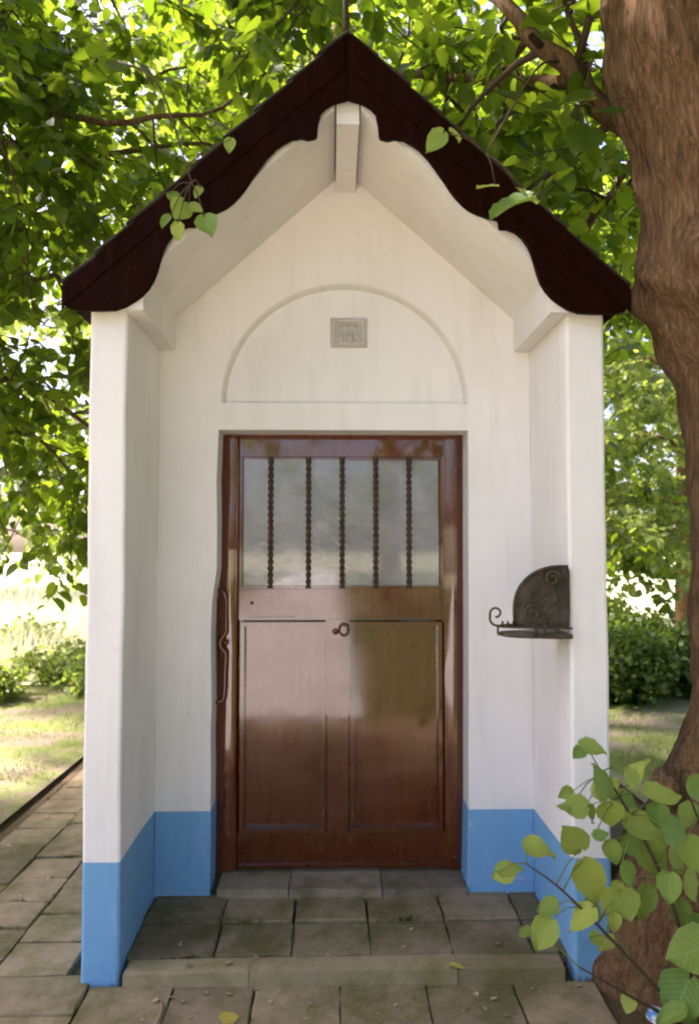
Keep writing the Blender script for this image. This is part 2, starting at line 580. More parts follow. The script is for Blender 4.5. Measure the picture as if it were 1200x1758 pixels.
# ------------------------------------------------------------------ chapel
ch = thing('chapel', 'small white wayside chapel with blue plinth, brown door and dark scalloped gable boards', 'chapel', (0, 0, 0))
ZP = .437                      # top of the blue plinth band
BACK = 2.35
def wavy_wall(name, x0, x1, y0, y1, z0, z1, m, seed, parent=ch, amp=.0016, nz=None, bev=.012):
    """a wall block whose arrises and faces wander slightly, as hand-plastered masonry does"""
    nz = nz or max(2, int((z1-z0)/.12))
    ny = max(1, int((y1-y0)/.25))
    bm = bmesh.new()
    bmesh.ops.create_cube(bm, size=1)
    bmesh.ops.scale(bm, vec=(x1-x0, y1-y0, z1-z0), verts=bm.verts)
    bmesh.ops.translate(bm, vec=((x0+x1)/2, (y0+y1)/2, (z0+z1)/2), verts=bm.verts)
    vert = [e for e in bm.edges if abs(e.verts[0].co.z-e.verts[1].co.z) > .01]
    bmesh.ops.bevel(bm, geom=vert, offset=bev, segments=2, affect='EDGES', profile=.5)
    for i in range(1, nz):
        zz = z0+(z1-z0)*i/nz
        bmesh.ops.bisect_plane(bm, geom=bm.verts[:]+bm.edges[:]+bm.faces[:], plane_co=(0, 0, zz), plane_no=(0, 0, 1))
    for i in range(1, ny):
        yy = y0+(y1-y0)*i/ny
        bmesh.ops.bisect_plane(bm, geom=bm.verts[:]+bm.edges[:]+bm.faces[:], plane_co=(0, yy, 0), plane_no=(0, 1, 0))
    for v in bm.verts:
        x, y_, z = v.co
        if abs(z-ZP) < .001:
            v.co.z += .005*math.sin(y_*11+x*23)+.004*math.sin(y_*27+x*7)
        v.co.x += amp*(math.sin(z*5.1+seed+y_*2)+.6*math.sin(z*13.7+seed*2.3))
        v.co.y += amp*(math.sin(z*4.3+seed*1.7)+.5*math.sin(z*11.3+x*9+seed)) if y_ < y0+.05 else 0
    me = from_bm(bm, name)
    return link(name, me, m, parent, False)

for s, sd_ in ((-1, .4), (1, 2.1)):
    a, b_ = (-.975, -.835) if s < 0 else (.835, .982)
    wavy_wall('side_wall', a, b_, 0, BACK, ZP, 2.60, 'white', sd_)
    wavy_wall('plinth', a, b_, 0, BACK, -.06, ZP, 'blue', sd_)

# back wall of the porch with the door opening, built as abutting pieces around the opening and the arch
YB, YD = .57, .73
OL0, OL1, OR, OT = -.592, -.570, .555, 2.123       # opening: left foot, left head, right, head
AC, AR, AS = -.002, .556, 2.245                     # arch centre x, radius, spring height
TH = .17
xl = lambda z: OL0+(OL1-OL0)*(z-.08)/(OT-.08)
def poly_wall(name, pts, y0, y1, m, bev=.004):
    return prism(name, pts, y0, y1, m, ch, bev)
jag = [(xl(z)+.005*math.sin(z*9)+(-.012 if .6 < z < 1.4 else 0), z) for z in [ZP, .6, .75, .9, 1.05, 1.2, 1.35, 1.5, 1.7, 1.9, OT]]
poly_wall('plinth', [(-.835, .0), (xl(.08), .0), (xl(ZP), ZP), (-.835, ZP)], YB-.001, YB+TH, 'blue')
poly_wall('plinth', [(OR-.022, .0), (.835, .0), (.835, ZP), (OR-.012, ZP)], YB-.001, YB+TH, 'blue')
gable_z = lambda x: 3.36-.895*abs(x)
arc = [(AC+AR*math.cos(R(a)), AS+AR*math.sin(R(a))*.985) for a in np.linspace(0, 180, 41)]
left_arc = [p for p in arc if p[0] <= AC+1e-6]
right_arc = [p for p in arc if p[0] >= AC-1e-6]
top = (AC, AS+AR*.985)
poly_wall('porch_wall', [(-.835, ZP)] + jag + [(AC, OT), (AC, AS), (AC-AR, AS)] + list(reversed(left_arc))[1:] + [(AC, gable_z(0)), (-.835, gable_z(.835))], YB, YB+TH, 'white', 0)
poly_wall('porch_wall', [(OR-.010, ZP), (.835, ZP), (.835, gable_z(.835)), (AC, gable_z(0))] + list(reversed(right_arc)) + [(AC, AS), (AC, OT), (OR, OT), (OR-.004, 1.2)], YB, YB+TH, 'white', 0)
bm = bmesh.new()
rings = []
for dr_, dy in ((.004, -.0008), (-.003, .004), (-.012, .016), (-.018, .0325)):
    rings.append([bm.verts.new((AC+(AR+dr_)*math.cos(R(a)), YB+dy, AS+(AR+dr_)*math.sin(R(a))*.985)) for a in np.linspace(0, 180, 49)])
for k in range(3):
    for i in range(48):
        bm.faces.new([rings[k][i], rings[k][i+1], rings[k+1][i+1], rings[k+1][i]])
link('arch_chamfer', from_bm(bm, 'arch_chamfer'), 'arch_grey', ch, True)
poly_wall('arch_panel', [(AC+AR+.02, AS-.001)] + [(AC+(AR+.02)*math.cos(R(a)), AS+(AR+.02)*math.sin(R(a))) for a in np.linspace(2, 178, 31)] + [(AC-AR-.02, AS-.001)], YB+.031, YB+TH-.01, 'white', 0)
# weathered relief plaque
pl = box('plaque', -.066, .098, YB+.018, YB+.04, 2.508, 2.640, 'plaque', ch, .004, 1, None, .003)
def relief(pts, r_, y_):
    mb = MB(); mb.tube([(p[0], y_, p[1]) for p in pts], r_, 6); mb.build('relief', 'plaque', pl)
relief([(-.05, 2.522), (-.05, 2.627), (.083, 2.627), (.083, 2.522), (-.05, 2.522)], .006, YB+.0165)
relief([(-.028, 2.60), (-.012, 2.615), (.01, 2.603), (.03, 2.617), (.055, 2.598)], .007, YB+.016)
relief([(.022, 2.522), (.026, 2.55), (.019, 2.575)], .011, YB+.016)
relief([(-.022, 2.525), (-.018, 2.56)], .008, YB+.016)
relief([(.04, 2.56), (.06, 2.548), (.068, 2.53)], .007, YB+.016)

# ceiling, wall plates, ridge beam
for s in (-1, 1):
    x0, x1 = .05, .80
    prism('ceiling', [(s*x0, gable_z(x0)-.045), (s*x1, gable_z(x1)-.045), (s*x1, gable_z(x1)), (s*x0, gable_z(x0))], -.02, YB, 'ceil', ch)
    a, b_ = sorted((s*.766, s*.834))
    box('wall_plate', a, b_, -.043, YB-.001, 2.480, 2.685, 'ceil', ch, .003)
box('ridge_beam', -.044, .044, -.02, YB-.001, 3.215, 3.33, 'ceil', ch, .004)

# roof slopes, slate courses, ridge
SL = .93
rz = lambda x: 3.53-SL*abs(x)
for s in (-1, 1):
    prism('roof', [(0, rz(0)-.05), (s*1.05, rz(1.05)-.05), (s*1.05, rz(1.05)), (0, rz(0))], -.045, BACK+.1, 'barge', ch)
roofs = [o for o in ch.children if o.name.startswith('roof')]
nrm = math.hypot(1, SL)
for ro, s in zip(roofs, (-1, 1)):
    for k in range(9):
        xa, xb = 1.062-k*.118, 1.062-(k+1)*.118-.03
        xb = max(xb, .0)
        oz = .012+.002*k
        prism('slate_course', [(s*xa, rz(xa)+.026), (s*xb, rz(xb)+.008), (s*xb, rz(xb)+.022), (s*xa, rz(xa)+.041)], -.075+rnd.uniform(-.006, .006), BACK+.12, 'slate', ro, .003)
mb = MB()
mb.tube([(0, yy, 3.52) for yy in np.linspace(-.03, BACK+.12, 9)], .04, 8)
mb.build('ridge_tile', 'slate', ch)
mb = MB()
mb.tube([(-.007, .02, 3.53), (-.007, .02, 4.08)], .0115, 8)
mb.tube([(-.13, .02, 3.93), (.116, .02, 3.93)], .0075, 8)
mb.build('iron_cross', 'iron_dark', ch)

# scalloped bargeboards
prof = [(.0, 3.286), (.05, 3.273), (.085, 3.253), (.103, 3.232), (.112, 3.19), (.116, 3.145), (.121, 3.135), (.15, 3.128), (.175, 3.134), (.211, 3.130), (.245, 3.110),
        (.27, 3.093), (.303, 3.056), (.335, 3.012), (.360, 2.975), (.385, 2.935), (.405, 2.909), (.43, 2.882), (.455, 2.862), (.49, 2.845), (.53, 2.832), (.565, 2.826),
        (.570, 2.790), (.598, 2.790), (.63, 2.778), (.653, 2.760), (.677, 2.724), (.690, 2.693), (.699, 2.660), (.709, 2.622), (.722, 2.585), (.741, 2.553), (.765, 2.526), (.79, 2.507),
        (.825, 2.485), (.865, 2.470), (.92, 2.468), (1.0, 2.468), (1.035, 2.475), (1.052, 2.49)]
def side(s):
    bot = [(s*x, z) for x, z in prof]
    topp = [(s*1.056, rz(1.056)+.012), (0, rz(0)+.012)]
    return bot + topp
for s in (-1, 1):
    y0 = -.072 if s < 0 else -.074
    bb = prism('bargeboard', side(s), y0, -.046, 'barge', ch, .003)
    k = .175
    w0 = .013
    # upper strip nailed along the rake
    pts = [(s*.012, rz(.012)+.016), (s*1.060, rz(1.060)+.016), (s*1.060, rz(1.060)-.075), (s*.012, rz(.012)-.118)]
    prism('rake_strip', pts, y0-.005-(.005 if s > 0 else 0), y0, 'barge', bb, .003)

# threshold and porch floor
def stone_box(name, x0, x1, y0, y1, z0, z1, m, parent, jit=.003, bev=.006):
    return box(name, x0, x1, y0, y1, z0, z1, m, parent, bev, 1, None, jit)
sill = stone_box('threshold', -.56, -.25, YB-.022, YD+.04, .02, .106, 'sill', ch)
stone_box('sill_stone', -.245, .16, YB-.030, YD+.04, .02, .110, 'sill', sill)
stone_box('sill_stone', .165, .53, YB-.024, YD+.04, .02, .107, 'sill', sill)
fl = box('porch_floor', -.832, .832, .10, YB+.05, -.05, .022, 'soil', ch, 0)
cx = [-.83, -.51, -.216, .087, .402, .712, .83]
for i in range(6):
    s1 = slab(cx[i], cx[i+1], .345, .592, .072, .045, fl, .008, None, .004)
    s1.rotation_euler.x += .03
    s2 = slab(cx[i]+(.004 if i else 0), cx[i+1]+.004, .092, .340, .056, .045, fl, .008, None, .004)
    s2.rotation_euler.x += .02
kx = [-.815, -.36, .40, .80]
for i in range(3):
    stone_box('kerb_stone', kx[i]+.002, kx[i+1]-.002, -.024-.004*(i == 1), .086, -.04, .049+.004*(i % 2), 'kerb', fl, .004, .008)

# ------------------------------------------------------------------ door
dr = bpy.data.objects.new('door', None)
COL.objects.link(dr)
dr.parent = ch
dr['label'] = 'glossy brown panelled door with six upright panes behind twisted bars'
Y0 = YD
def dbox(name, x0, x1, z0, z1, y0=Y0, y1=Y0+.05, m='door', bev=.004, jit=0, seg=2):
    return box(name, x0, x1, y0, y1, z0, z1, m, dr, bev, seg, None, jit)
# posts of the frame: the left one warped and thick with paint
def post(name, x0, x1, z0, z1, y0, amp, seed, m):
    bm = bmesh.new()
    n = 22
    rings = []
    for i in range(n+1):
        z = z0+(z1-z0)*i/n
        w = amp*(math.sin(z*7+seed)+.5*math.sin(z*17+seed*2))
        lean = (xl(z)-OL1)*1.0 if x0 < 0 else 0
        ys = [(x0+lean-.02, y0+.06), (x0+lean-.02+w, y0+.012), (x0+lean+.008+w, y0-.002+w), ((x0+x1)/2, y0-.008+w), (x1-.012, y0-.004+w*.5), (x1, y0+.006), (x1, y0+.06)]
        rings.append([bm.verts.new((a, b2, z)) for a, b2 in ys])
    for i in range(n):
        for j in range(6):
            bm.faces.new([rings[i][j], rings[i][j+1], rings[i+1][j+1], rings[i+1][j]])
    return link(name, from_bm(bm, name), m, dr, True)
post('stile', -.575, -.492, .12, OT+.005, Y0, .004, .7, 'post')
post('stile', .462, .575, .12, OT+.005, Y0, .0015, 3.1, 'door')
box('top_rail', -.491, .461, Y0-.003, Y0+.05, 2.022, OT+.01, 'post', dr, .008, 3)
dbox('mid_rail', -.491, .461, 1.258, 1.402)
dbox('bottom_rail', -.491, .461, .132, .284)
dbox('mullion', -.079, .015, .285, 1.257)
dbox('glazing_bead', -.491, -.477, 1.403, 2.021, Y0+.002)
dbox('glazing_bead', .447, .461, 1.403, 2.021, Y0+.002)
dbox('glazing_bead', -.476, .446, 1.403, 1.416, Y0+.003)
dbox('glazing_bead', -.476, .446, 2.008, 2.021, Y0+.003)
dbox('weather_bead', -.485, .455, .134, .146, Y0-.012, Y0+.002)
dbox('backing', -.57, .55, .14, 2.10, Y0+.052, Y0+.062, 'post', 0)
def panel(x0, x1, z0, z1):
    gp = .009
    x0 += gp; x1 -= gp; z0 += gp*.4; z1 -= gp
    p = dbox('panel', x0, x1, z0, z1, Y0+.026, Y0+.045, bev=0)
    w = .018
    for (a, b2, c_, d) in ((x0, x0+w, z0, z1), (x1-w, x1, z0, z1), (x0+w+.0004, x1-w-.0004, z0, z0+w), (x0+w+.0004, x1-w-.0004, z1-w, z1)):
        box('moulding', a, b2, Y0-.014, Y0+.0255, c_, d, 'door', p, .0085, 3)
panel(-.490, -.081, .285, 1.257)
panel(.017, .460, .285, 1.257)
# small drip mouldings under the mid rail
dbox('drip_moulding', -.44, -.235, 1.262, 1.274, Y0-.014, Y0+.004, bev=.003)
dbox('drip_moulding', .07, .37, 1.262, 1.274, Y0-.014, Y0+.004, bev=.003)
dbox('patch_board', -.486, -.093, 1.285, 1.396, Y0-.004, Y0+.006, bev=.002)
mb = MB(); mb.tube([(-.43, Y0-.010, 1.337), (-.43, Y0+.003, 1.337)], .008, 8); mb.build('rivet', 'iron', dr)
# six panes and five twisted bars
bx = [-.476, -.347, -.170, -.012, .146, .302, .448]
for i in range(6):
    dbox('pane', bx[i]+.001, bx[i+1]-.001, 1.412, 2.012, Y0+.020, Y0+.026, 'glass', 0)
def twist(x):
    n, k = 84, 10
    bm = bmesh.new()
    prev = None
    z0, z1 = 1.404, 2.018
    for i in range(n+1):
        u = i/n
        z = z0+(z1-z0)*u
        ring = []
        for j in range(k):
            th = 2*math.pi*j/k
            r_ = .0100+.0040*math.cos(2*(th-u*62))
            if u < .02 or u > .98:
                r_ = .014
            ring.append(bm.verts.new((x+r_*math.cos(th), Y0+.004+r_*math.sin(th), z)))
        if prev:
            for j in range(k):
                bm.faces.new([prev[j], prev[(j+1) % k], ring[(j+1) % k], ring[j]])
        prev = ring
    return link('twisted_bar', from_bm(bm, 'twisted_bar'), 'bar', dr, True)
for x in bx[1:-1]:
    twist(x)
# lock: escutcheon, ring knob
ek = dbox('lock_plate', -.068, .010, 1.115, 1.262, Y0-.010, Y0+.002, 'door', .004)
mb = MB()
mb.tube([(-.004+.021*math.cos(a), Y0-.024-.006*math.sin(a), 1.213+.027*math.sin(a)) for a in np.linspace(0, 2*math.pi, 20)], .006, 7)
mb.tube([(-.004, Y0-.002, 1.238), (-.004, Y0-.028, 1.238)], .008, 8)
mb.build('ring_knob', 'brass', dr)
mb = MB()
mb.tube([(-.043, Y0-.001, 1.205), (-.043, Y0-.016, 1.205)], [.021, .012], 12)
mb.build('keyhole_rose', 'brass', dr)
# long bent bolt along the left stile
mb = MB()
yb = Y0-.030
mb.tube(curve([(-.596, yb+.015, 1.405), (-.566, yb, 1.395), (-.549, yb, 1.365), (-.546, yb, 1.30), (-.547, yb, 1.205), (-.560, yb, 1.185), (-.574, yb, 1.155), (-.562, yb, 1.125), (-.547, yb, 1.105), (-.549, yb, 1.02), (-.551, yb, .925), (-.560, yb, .895), (-.585, yb, .885), (-.612, yb+.02, .886)], 60), .0075, 8)
bo = mb.build('bolt', 'post', dr)
for z, r_ in ((1.155, .012), (1.055, .009), (.95, .010)):
    mb = MB(); mb.tube([(-.548, Y0+.01, z), (-.548, yb-.006, z)], r_, 8); mb.build('staple', 'post', bo)

# ------------------------------------------------------------------ candle bracket on the right side wall
cb = thing('candle_bracket', 'rusty quarter round iron candle shield with scrolled tray on the right porch wall', 'candle bracket', (.835, .02, 1.25))
def C(x, y, z):
    return (x-.835, y-.02, z-1.25)
YS = .015
n = 16
out = []
for i in range(n+1):
    a = math.pi/2*i/n
    out.append((.800-.168*math.cos(a)**.92, 1.352+.168*math.sin(a)**.9))
pts = [(.634, 1.285)] + out + [(.826, 1.519), (.834, 1.503), (.832, 1.40), (.834, 1.345), (.828, 1.285)]
bm = bmesh.new()
fr = [bm.verts.new(C(x, YS-.05*math.sin((x-.63)*9)**1+.02, z)) for x, z in pts]
bkv = [bm.verts.new(C(x, YS-.05*math.sin((x-.63)*9)+.028, z)) for x, z in pts]
bm.faces.new(fr); bm.faces.new(list(reversed(bkv)))
for i in range(len(pts)):
    j = (i+1) % len(pts)
    bm.faces.new([fr[i], bkv[i], bkv[j], fr[j]])
bmesh.ops.triangulate(bm, faces=[f for f in bm.faces if len(f.verts) > 4])
sh = link('shield', from_bm(bm, 'shield'), 'iron_dark', cb)
mb = MB()
mb.tube([C(x, YS-.05*math.sin((x-.63)*9)+.016, z) for x, z in pts[:-4]], .0055, 6)
mb.build('rim', 'iron', cb)
def scroll(cx_, cz, r0, y_, turns=1.4, rr=.004, m='iron', flip=1):
    mb = MB()
    ps = []
    for i in range(30):
        u = i/29
        a = turns*2*math.pi*u
        q = r0*(1-.72*u)
        ps.append(C(cx_+flip*q*math.cos(a), y_, cz+q*math.sin(a)))
    mb.tube(ps, rr, 6)
    mb.build('scroll', m, cb)
scroll(.690, 1.345, .034, YS-.034, 1.5, .005)
scroll(.765, 1.475, .030, YS-.044, 1.4, .005)
scroll(.74, 1.31, .024, YS-.045, 1.3, .004, 'iron', -1)
mb = MB()
mb.tube([C(.562+.022*(1-.35*q)*math.cos(math.pi*(1-1.55*q))-.0, YS+.01, 1.342+.022*(1-.35*q)*math.sin(math.pi*(1-1.55*q))) for q in np.linspace(0, 1, 18)], .0042, 6)
mb.tube(curve([C(.540, YS+.01, 1.342), C(.540, YS+.01, 1.315), C(.556, YS+.008, 1.297), C(.60, YS+.004, 1.293), C(.66, YS, 1.29)], 14), .0045, 6)
for i, x in enumerate((.585, .605, .625)):
    mb.tube([C(x, YS, 1.293), C(x, YS, 1.313)], .004, 6)
mb.build('scroll_arm', 'iron', cb)
# tray: a half round dish fixed to the wall
mb = MB()
v, f = [], []
na = 18
for zz, sc_ in ((1.268, .96), (1.256, 1.0), (1.250, .9)):
    for i in range(na+1):
        a = math.pi/2+math.pi*i/na
        v.append(C(.834+.262*sc_*math.cos(a), .06+.105*sc_*math.sin(a), zz))
for k in range(2):
    for i in range(na):
        f.append((k*(na+1)+i, k*(na+1)+i+1, (k+1)*(na+1)+i+1, (k+1)*(na+1)+i))
f.append(tuple(range(2*(na+1), 3*(na+1))))
f.append(tuple(reversed(range(0, na+1))))
me = bpy.data.meshes.new('tray'); me.from_pydata(v, [], f); me.update()
link('tray', me, 'iron', cb)
mb = MB()
mb.tube([C(.834+.258*math.cos(math.pi/2+math.pi*i/20), .06+.10*math.sin(math.pi/2+math.pi*i/20), 1.290) for i in range(21)], .0042, 6)
mb.tube([C(.576, .06, 1.29), C(.576, .06, 1.262)], .004, 6)
mb.tube([C(.73, -.04, 1.29), C(.73, -.035, 1.262)], .006, 6)
mb.tube([C(.70, -.035, 1.295), C(.70, -.03, 1.262)], .007, 6)
mb.build('rail', 'iron', cb)

# ------------------------------------------------------------------ leaves
LV = np.array([(0, 0, 0), (0, .34, .0), (0, .68, -.03), (0, 1.0, -.12),
               (-.17, -.10, .03), (-.41, .08, .07), (-.46, .36, .08), (-.30, .70, .02),
               (.17, -.10, .03), (.41, .08, .07), (.46, .36, .08), (.30, .70, .02)], float)
LF = [(0, 4, 5), (0, 5, 6, 1), (1, 6, 7, 2), (2, 7, 3), (0, 9, 8), (0, 1, 10, 9), (1, 2, 11, 10), (2, 3, 11)]
leaf_me = {}
def leaf_mesh(m):
    if m not in leaf_me:
        me = bpy.data.meshes.new('leaf')
        me.from_pydata([tuple(p) for p in LV], [], LF)
        me.update()
        me.polygons.foreach_set('use_smooth', [True]*len(LF))
        me.materials.append(M[m])
        leaf_me[m] = me
    return leaf_me[m]

def fine_leaf(m, k=0):
    key = 'fine_%d_' % k+m
    cu = (.20, .34, .06, .26)[k]; fo = (.10, .20, .02, .14)[k]; wd_ = (1, .88, 1.08, .95)[k]; tw2 = (0, .12, -.1, .06)[k]
    if key not in leaf_me:
        us = [0, .03, .10, .21, .35, .50, .65, .79, .91, 1.0]
        ws = [.06, .24, .40, .485, .50, .455, .365, .245, .115, .008]
        vv, ff = [], []
        for i, (u, w) in enumerate(zip(us, ws)):
            for j, q in enumerate((-1, -.55, 0, .55, 1)):
                e = abs(q)
                serr = 1+(.035 if i % 2 else -.02)*(e == 1)
                yy = u-.13*e*(1-u)**7*(e > 0)
                zz_ = fo*e**1.3-cu*u*u*u+tw2*q*u+(.022 if (i+j) % 2 else -.012)*(0 < e)+.03*math.sin(u*7+q)*e
                vv.append((q*w*serr*wd_+tw2*.35*u*u, yy, zz_))
        for i in range(len(us)-1):
            for j in range(4):
                ff.append((i*5+j, i*5+j+1, i*5+j+6, i*5+j+5))
        me = bpy.data.meshes.new('leaf')
        me.from_pydata(vv, [], ff); me.update()
        me.polygons.foreach_set('use_smooth', [True]*len(ff))
        me.materials.append(M[m])
        leaf_me[key] = me
    return leaf_me[key]

def frames(tips, nrms):
    y_ = tips/np.linalg.norm(tips, axis=1, keepdims=True)
    x_ = np.cross(y_, nrms)
    x_ /= np.linalg.norm(x_, axis=1, keepdims=True)+1e-9
    z_ = np.cross(x_, y_)
    return x_, y_, z_

def leaf_mass(name, pos, tips, nrms, size, m, parent=None, simple=False):
    x_, y_, z_ = frames(tips, nrms)
    if simple:
        T = LV[[0, 5, 7, 3, 11, 9]]
        F = [(0, 1, 2, 3), (0, 3, 4, 5)]
    else:
        T, F = LV, LF
    k = len(T)
    V = (T[None, :, 0, None]*x_[:, None, :] + T[None, :, 1, None]*y_[:, None, :] + T[None, :, 2, None]*z_[:, None, :])*size[:, None, None] + pos[:, None, :]
    n_ = len(pos)
    loops, starts, tot = [], [], 0
    base = np.arange(n_)[:, None]*k
    li = np.concatenate([base+np.array(f)[None, :] for f in F], axis=1)      # per leaf: all loops
    lens = np.array([len(f) for f in F])
    st = np.concatenate([[0], np.cumsum(lens)[:-1]])
    per = lens.sum()
    me = bpy.data.meshes.new(name)
    me.vertices.add(n_*k)
    me.vertices.foreach_set('co', V.reshape(-1))
    me.loops.add(n_*per)
    me.loops.foreach_set('vertex_index', li.reshape(-1).astype(np.int32))
    me.polygons.add(n_*len(F))
    me.polygons.foreach_set('loop_start', (np.arange(n_)[:, None]*per+st[None, :]).reshape(-1).astype(np.int32))
    me.update(calc_edges=True)
    me.polygons.foreach_set('use_smooth', np.ones(n_*len(F), bool))
    me.validate()
    o = link(name, me, m, parent)
    o['kind'] = 'stuff'
    return o

def leaf_objs(pos, tips, nrms, size, m, parent, name='leaf', fine=False):
    x_, y_, z_ = frames(tips, nrms)
    fm = [fine_leaf(m, k) for k in range(4)] if fine else None
    me = leaf_mesh(m)
    pl_ = parent.matrix_world.translation if parent is not None else Vector()
    pl_ = Vector(parent.location)
    for i in range(len(pos)):
        o = bpy.data.objects.new(name, fm[(i*7+i//3) % 4] if fine else me)
        COL.objects.link(o)
        o.parent = parent
        s = size[i]
        if fine:
            x_[i] *= (.80, 1.0, .90, 1.12, .72)[(i*3) % 5]
        p = Vector(pos[i])-pl_
        o.matrix_local = Matrix(((x_[i, 0]*s, y_[i, 0]*s, z_[i, 0]*s, p.x), (x_[i, 1]*s, y_[i, 1]*s, z_[i, 1]*s, p.y), (x_[i, 2]*s, y_[i, 2]*s, z_[i, 2]*s, p.z), (0, 0, 0, 1)))

def in_view(P):
    d = P-np.array(CAM)
    z = d@np.array(fw)
    x = 1367*(d@np.array(rt))/np.maximum(z, .01)
    y = 1367*(d@np.array(up))/np.maximum(z, .01)
    return (z > .2) & (abs(x) < 610) & (abs(y) < 890), z, x, y

def clear_of_chapel(P):
    X, Y, Z = P.T
    inside = (np.abs(X) < 1.2) & (Y > -.35) & (Y < 2.65) & (Z < 3.75-.93*np.abs(X))
    front = (np.abs(X) < 1.5) & (Y <= .02) & (Y > -4.2) & (Z < 4.05-.2*np.maximum(0, -Y-1)*0)
    near = np.linalg.norm(P-np.array(CAM), axis=1) < 2.2
    return ~(inside | front | near)

def make_tree(name, label, base, trunk, limbs, seed, leafsize=.085, m='leaf', nsub=9, ntw=5, nlf=9, lsub=.9, ltw=.42, named=0, group='lime trees round the chapel', droop=.35, tsides=14, simple=False, extra_keep=None, trunk_obj=None):
    g = np.random.default_rng(seed)
    T = thing(name, label, 'tree', base, group)
    bl = np.array(base, float)
    if trunk is not None:
        mb = MB()
        cp = curve([p for p, r_ in trunk], 28)
        rr = np.interp(np.linspace(0, 1, len(cp)), np.linspace(0, 1, len(trunk)), [r_ for p, r_ in trunk])
        mb.tube([p-Vector(base) for p in cp], rr, tsides)
        mb.build('trunk', 'bark', T)
    lm, tw = MB(), MB()
    POS, TIP, NRM, SZ = [], [], [], []
    def unit(v):
        return v/(np.linalg.norm(v)+1e-9)
    for path, r0 in limbs:
        cp = [np.array(p) for p in curve(path, 18)]
        w1, w2 = g.normal(size=3)*.06, g.normal(size=3)*.035
        for i_, p_ in enumerate(cp):
            f_ = min(i_, 6)/6
            cp[i_] = p_+f_*(w1*math.sin(i_*.55)+w2*math.sin(i_*1.35+1))
        r0 = r0*.75
        rr = np.linspace(r0, max(.008, r0*.22), len(cp))
        lm.tube([Vector(p-bl) for p in cp], rr, 7)
        L = len(cp)
        for k in range(nsub):
            u = .25+.75*(k+g.uniform(0, .9))/nsub
            i = min(int(u*(L-1)), L-2)
            st = cp[i]
            ax = unit(cp[i+1]-cp[i])
            d = g.normal(size=3)
            d -= ax*d.dot(ax)*.6
            d[2] *= .55
            d = unit(unit(d)+ax*.45)
            ln = lsub*g.uniform(.6, 1.25)
            pts = [st]
            dd = d.copy()
            for q in range(5):
                dd = unit(dd+g.normal(size=3)*.16+np.array([0, 0, -droop*.28]))
                pts.append(pts[-1]+dd*ln/5)
            tw.tube([Vector(p-bl) for p in pts], np.linspace(max(.006, rr[i]*.45), .004, 6), 5)
            for w in range(ntw):
                uu = .2+.8*(w+g.uniform(0, .8))/ntw
                a = min(uu*5, 4.99)
                ia = int(a)
                s0 = pts[ia]+(pts[ia+1]-pts[ia])*(a-ia)
                e = g.normal(size=3); e[2] = e[2]*.4-droop*.5
                e = unit(unit(e)+unit(pts[ia+1]-pts[ia])*.6)
                tl = ltw*g.uniform(.6, 1.3)
                p0 = s0
                tp = [p0]
                for q in range(3):
                    e = unit(e+np.array([0, 0, -droop*.22])+g.normal(size=3)*.1)
                    p0 = p0+e*tl/3
                    tp.append(p0)
                tw.tube([Vector(p-bl) for p in tp], np.linspace(.004, .0018, 4), 3, False)
                for q in range(nlf):
                    v_ = (q+.6)/nlf*3
                    j = min(int(v_), 2)
                    at = tp[j]+(tp[j+1]-tp[j])*(v_-j)
                    sd2 = unit(np.cross(e, [0, 0, 1]))*(1 if q % 2 else -1)
                    tip = unit(e*.6+sd2*.8+np.array([0, 0, -.35])+g.normal(size=3)*.3)
                    at = at+tip*.03+g.normal(size=3)*.012
                    nr = unit(np.array([0, 0, 1.0])+g.normal(size=3)*.42)
                    POS.append(at); TIP.append(tip); NRM.append(nr)
                    SZ.append(leafsize*g.uniform(.6, 1.25))
    lm.build('limb', 'bark', T)
    POS, TIP, NRM, SZ = map(np.array, (POS, TIP, NRM, SZ))
    keep = clear_of_chapel(POS)
    if extra_keep is not None:
        keep &= extra_keep(POS)
    POS, TIP, NRM, SZ = POS[keep], TIP[keep], NRM[keep], SZ[keep]
    # twigs inside the chapel's air space are dropped with their leaves
    tv = np.array(tw.v)+bl
    ok = clear_of_chapel(tv)
    if extra_keep is not None:
        ok &= extra_keep(tv)
    tw.f = [f for f in tw.f if all(ok[i] for i in f)]
    tw.build('twig', 'twig', T)['kind'] = 'stuff'
    if named:
        vis, z, x, y_ = in_view(POS)
        hid = (np.abs(x+3+POS[:, 1]*0) < 470) & (y_ < 330) & (POS[:, 1] > 0)
        hid |= (np.abs(x+3) < (809-y_)*1.02) & (POS[:, 1] > 0) & (y_ > 300)
        vis &= ~hid
        idx = np.where(vis)[0]
        idx = idx[np.argsort(z[idx]/SZ[idx])][:named]
        sel = np.zeros(len(POS), bool); sel[idx] = True
        leaf_objs(POS[sel], TIP[sel], NRM[sel], SZ[sel], m, T)
        POS, TIP, NRM, SZ = POS[~sel], TIP[~sel], NRM[~sel], SZ[~sel]
    leaf_mass('crown', POS-bl, TIP, NRM, SZ, m, T, simple)
    return T

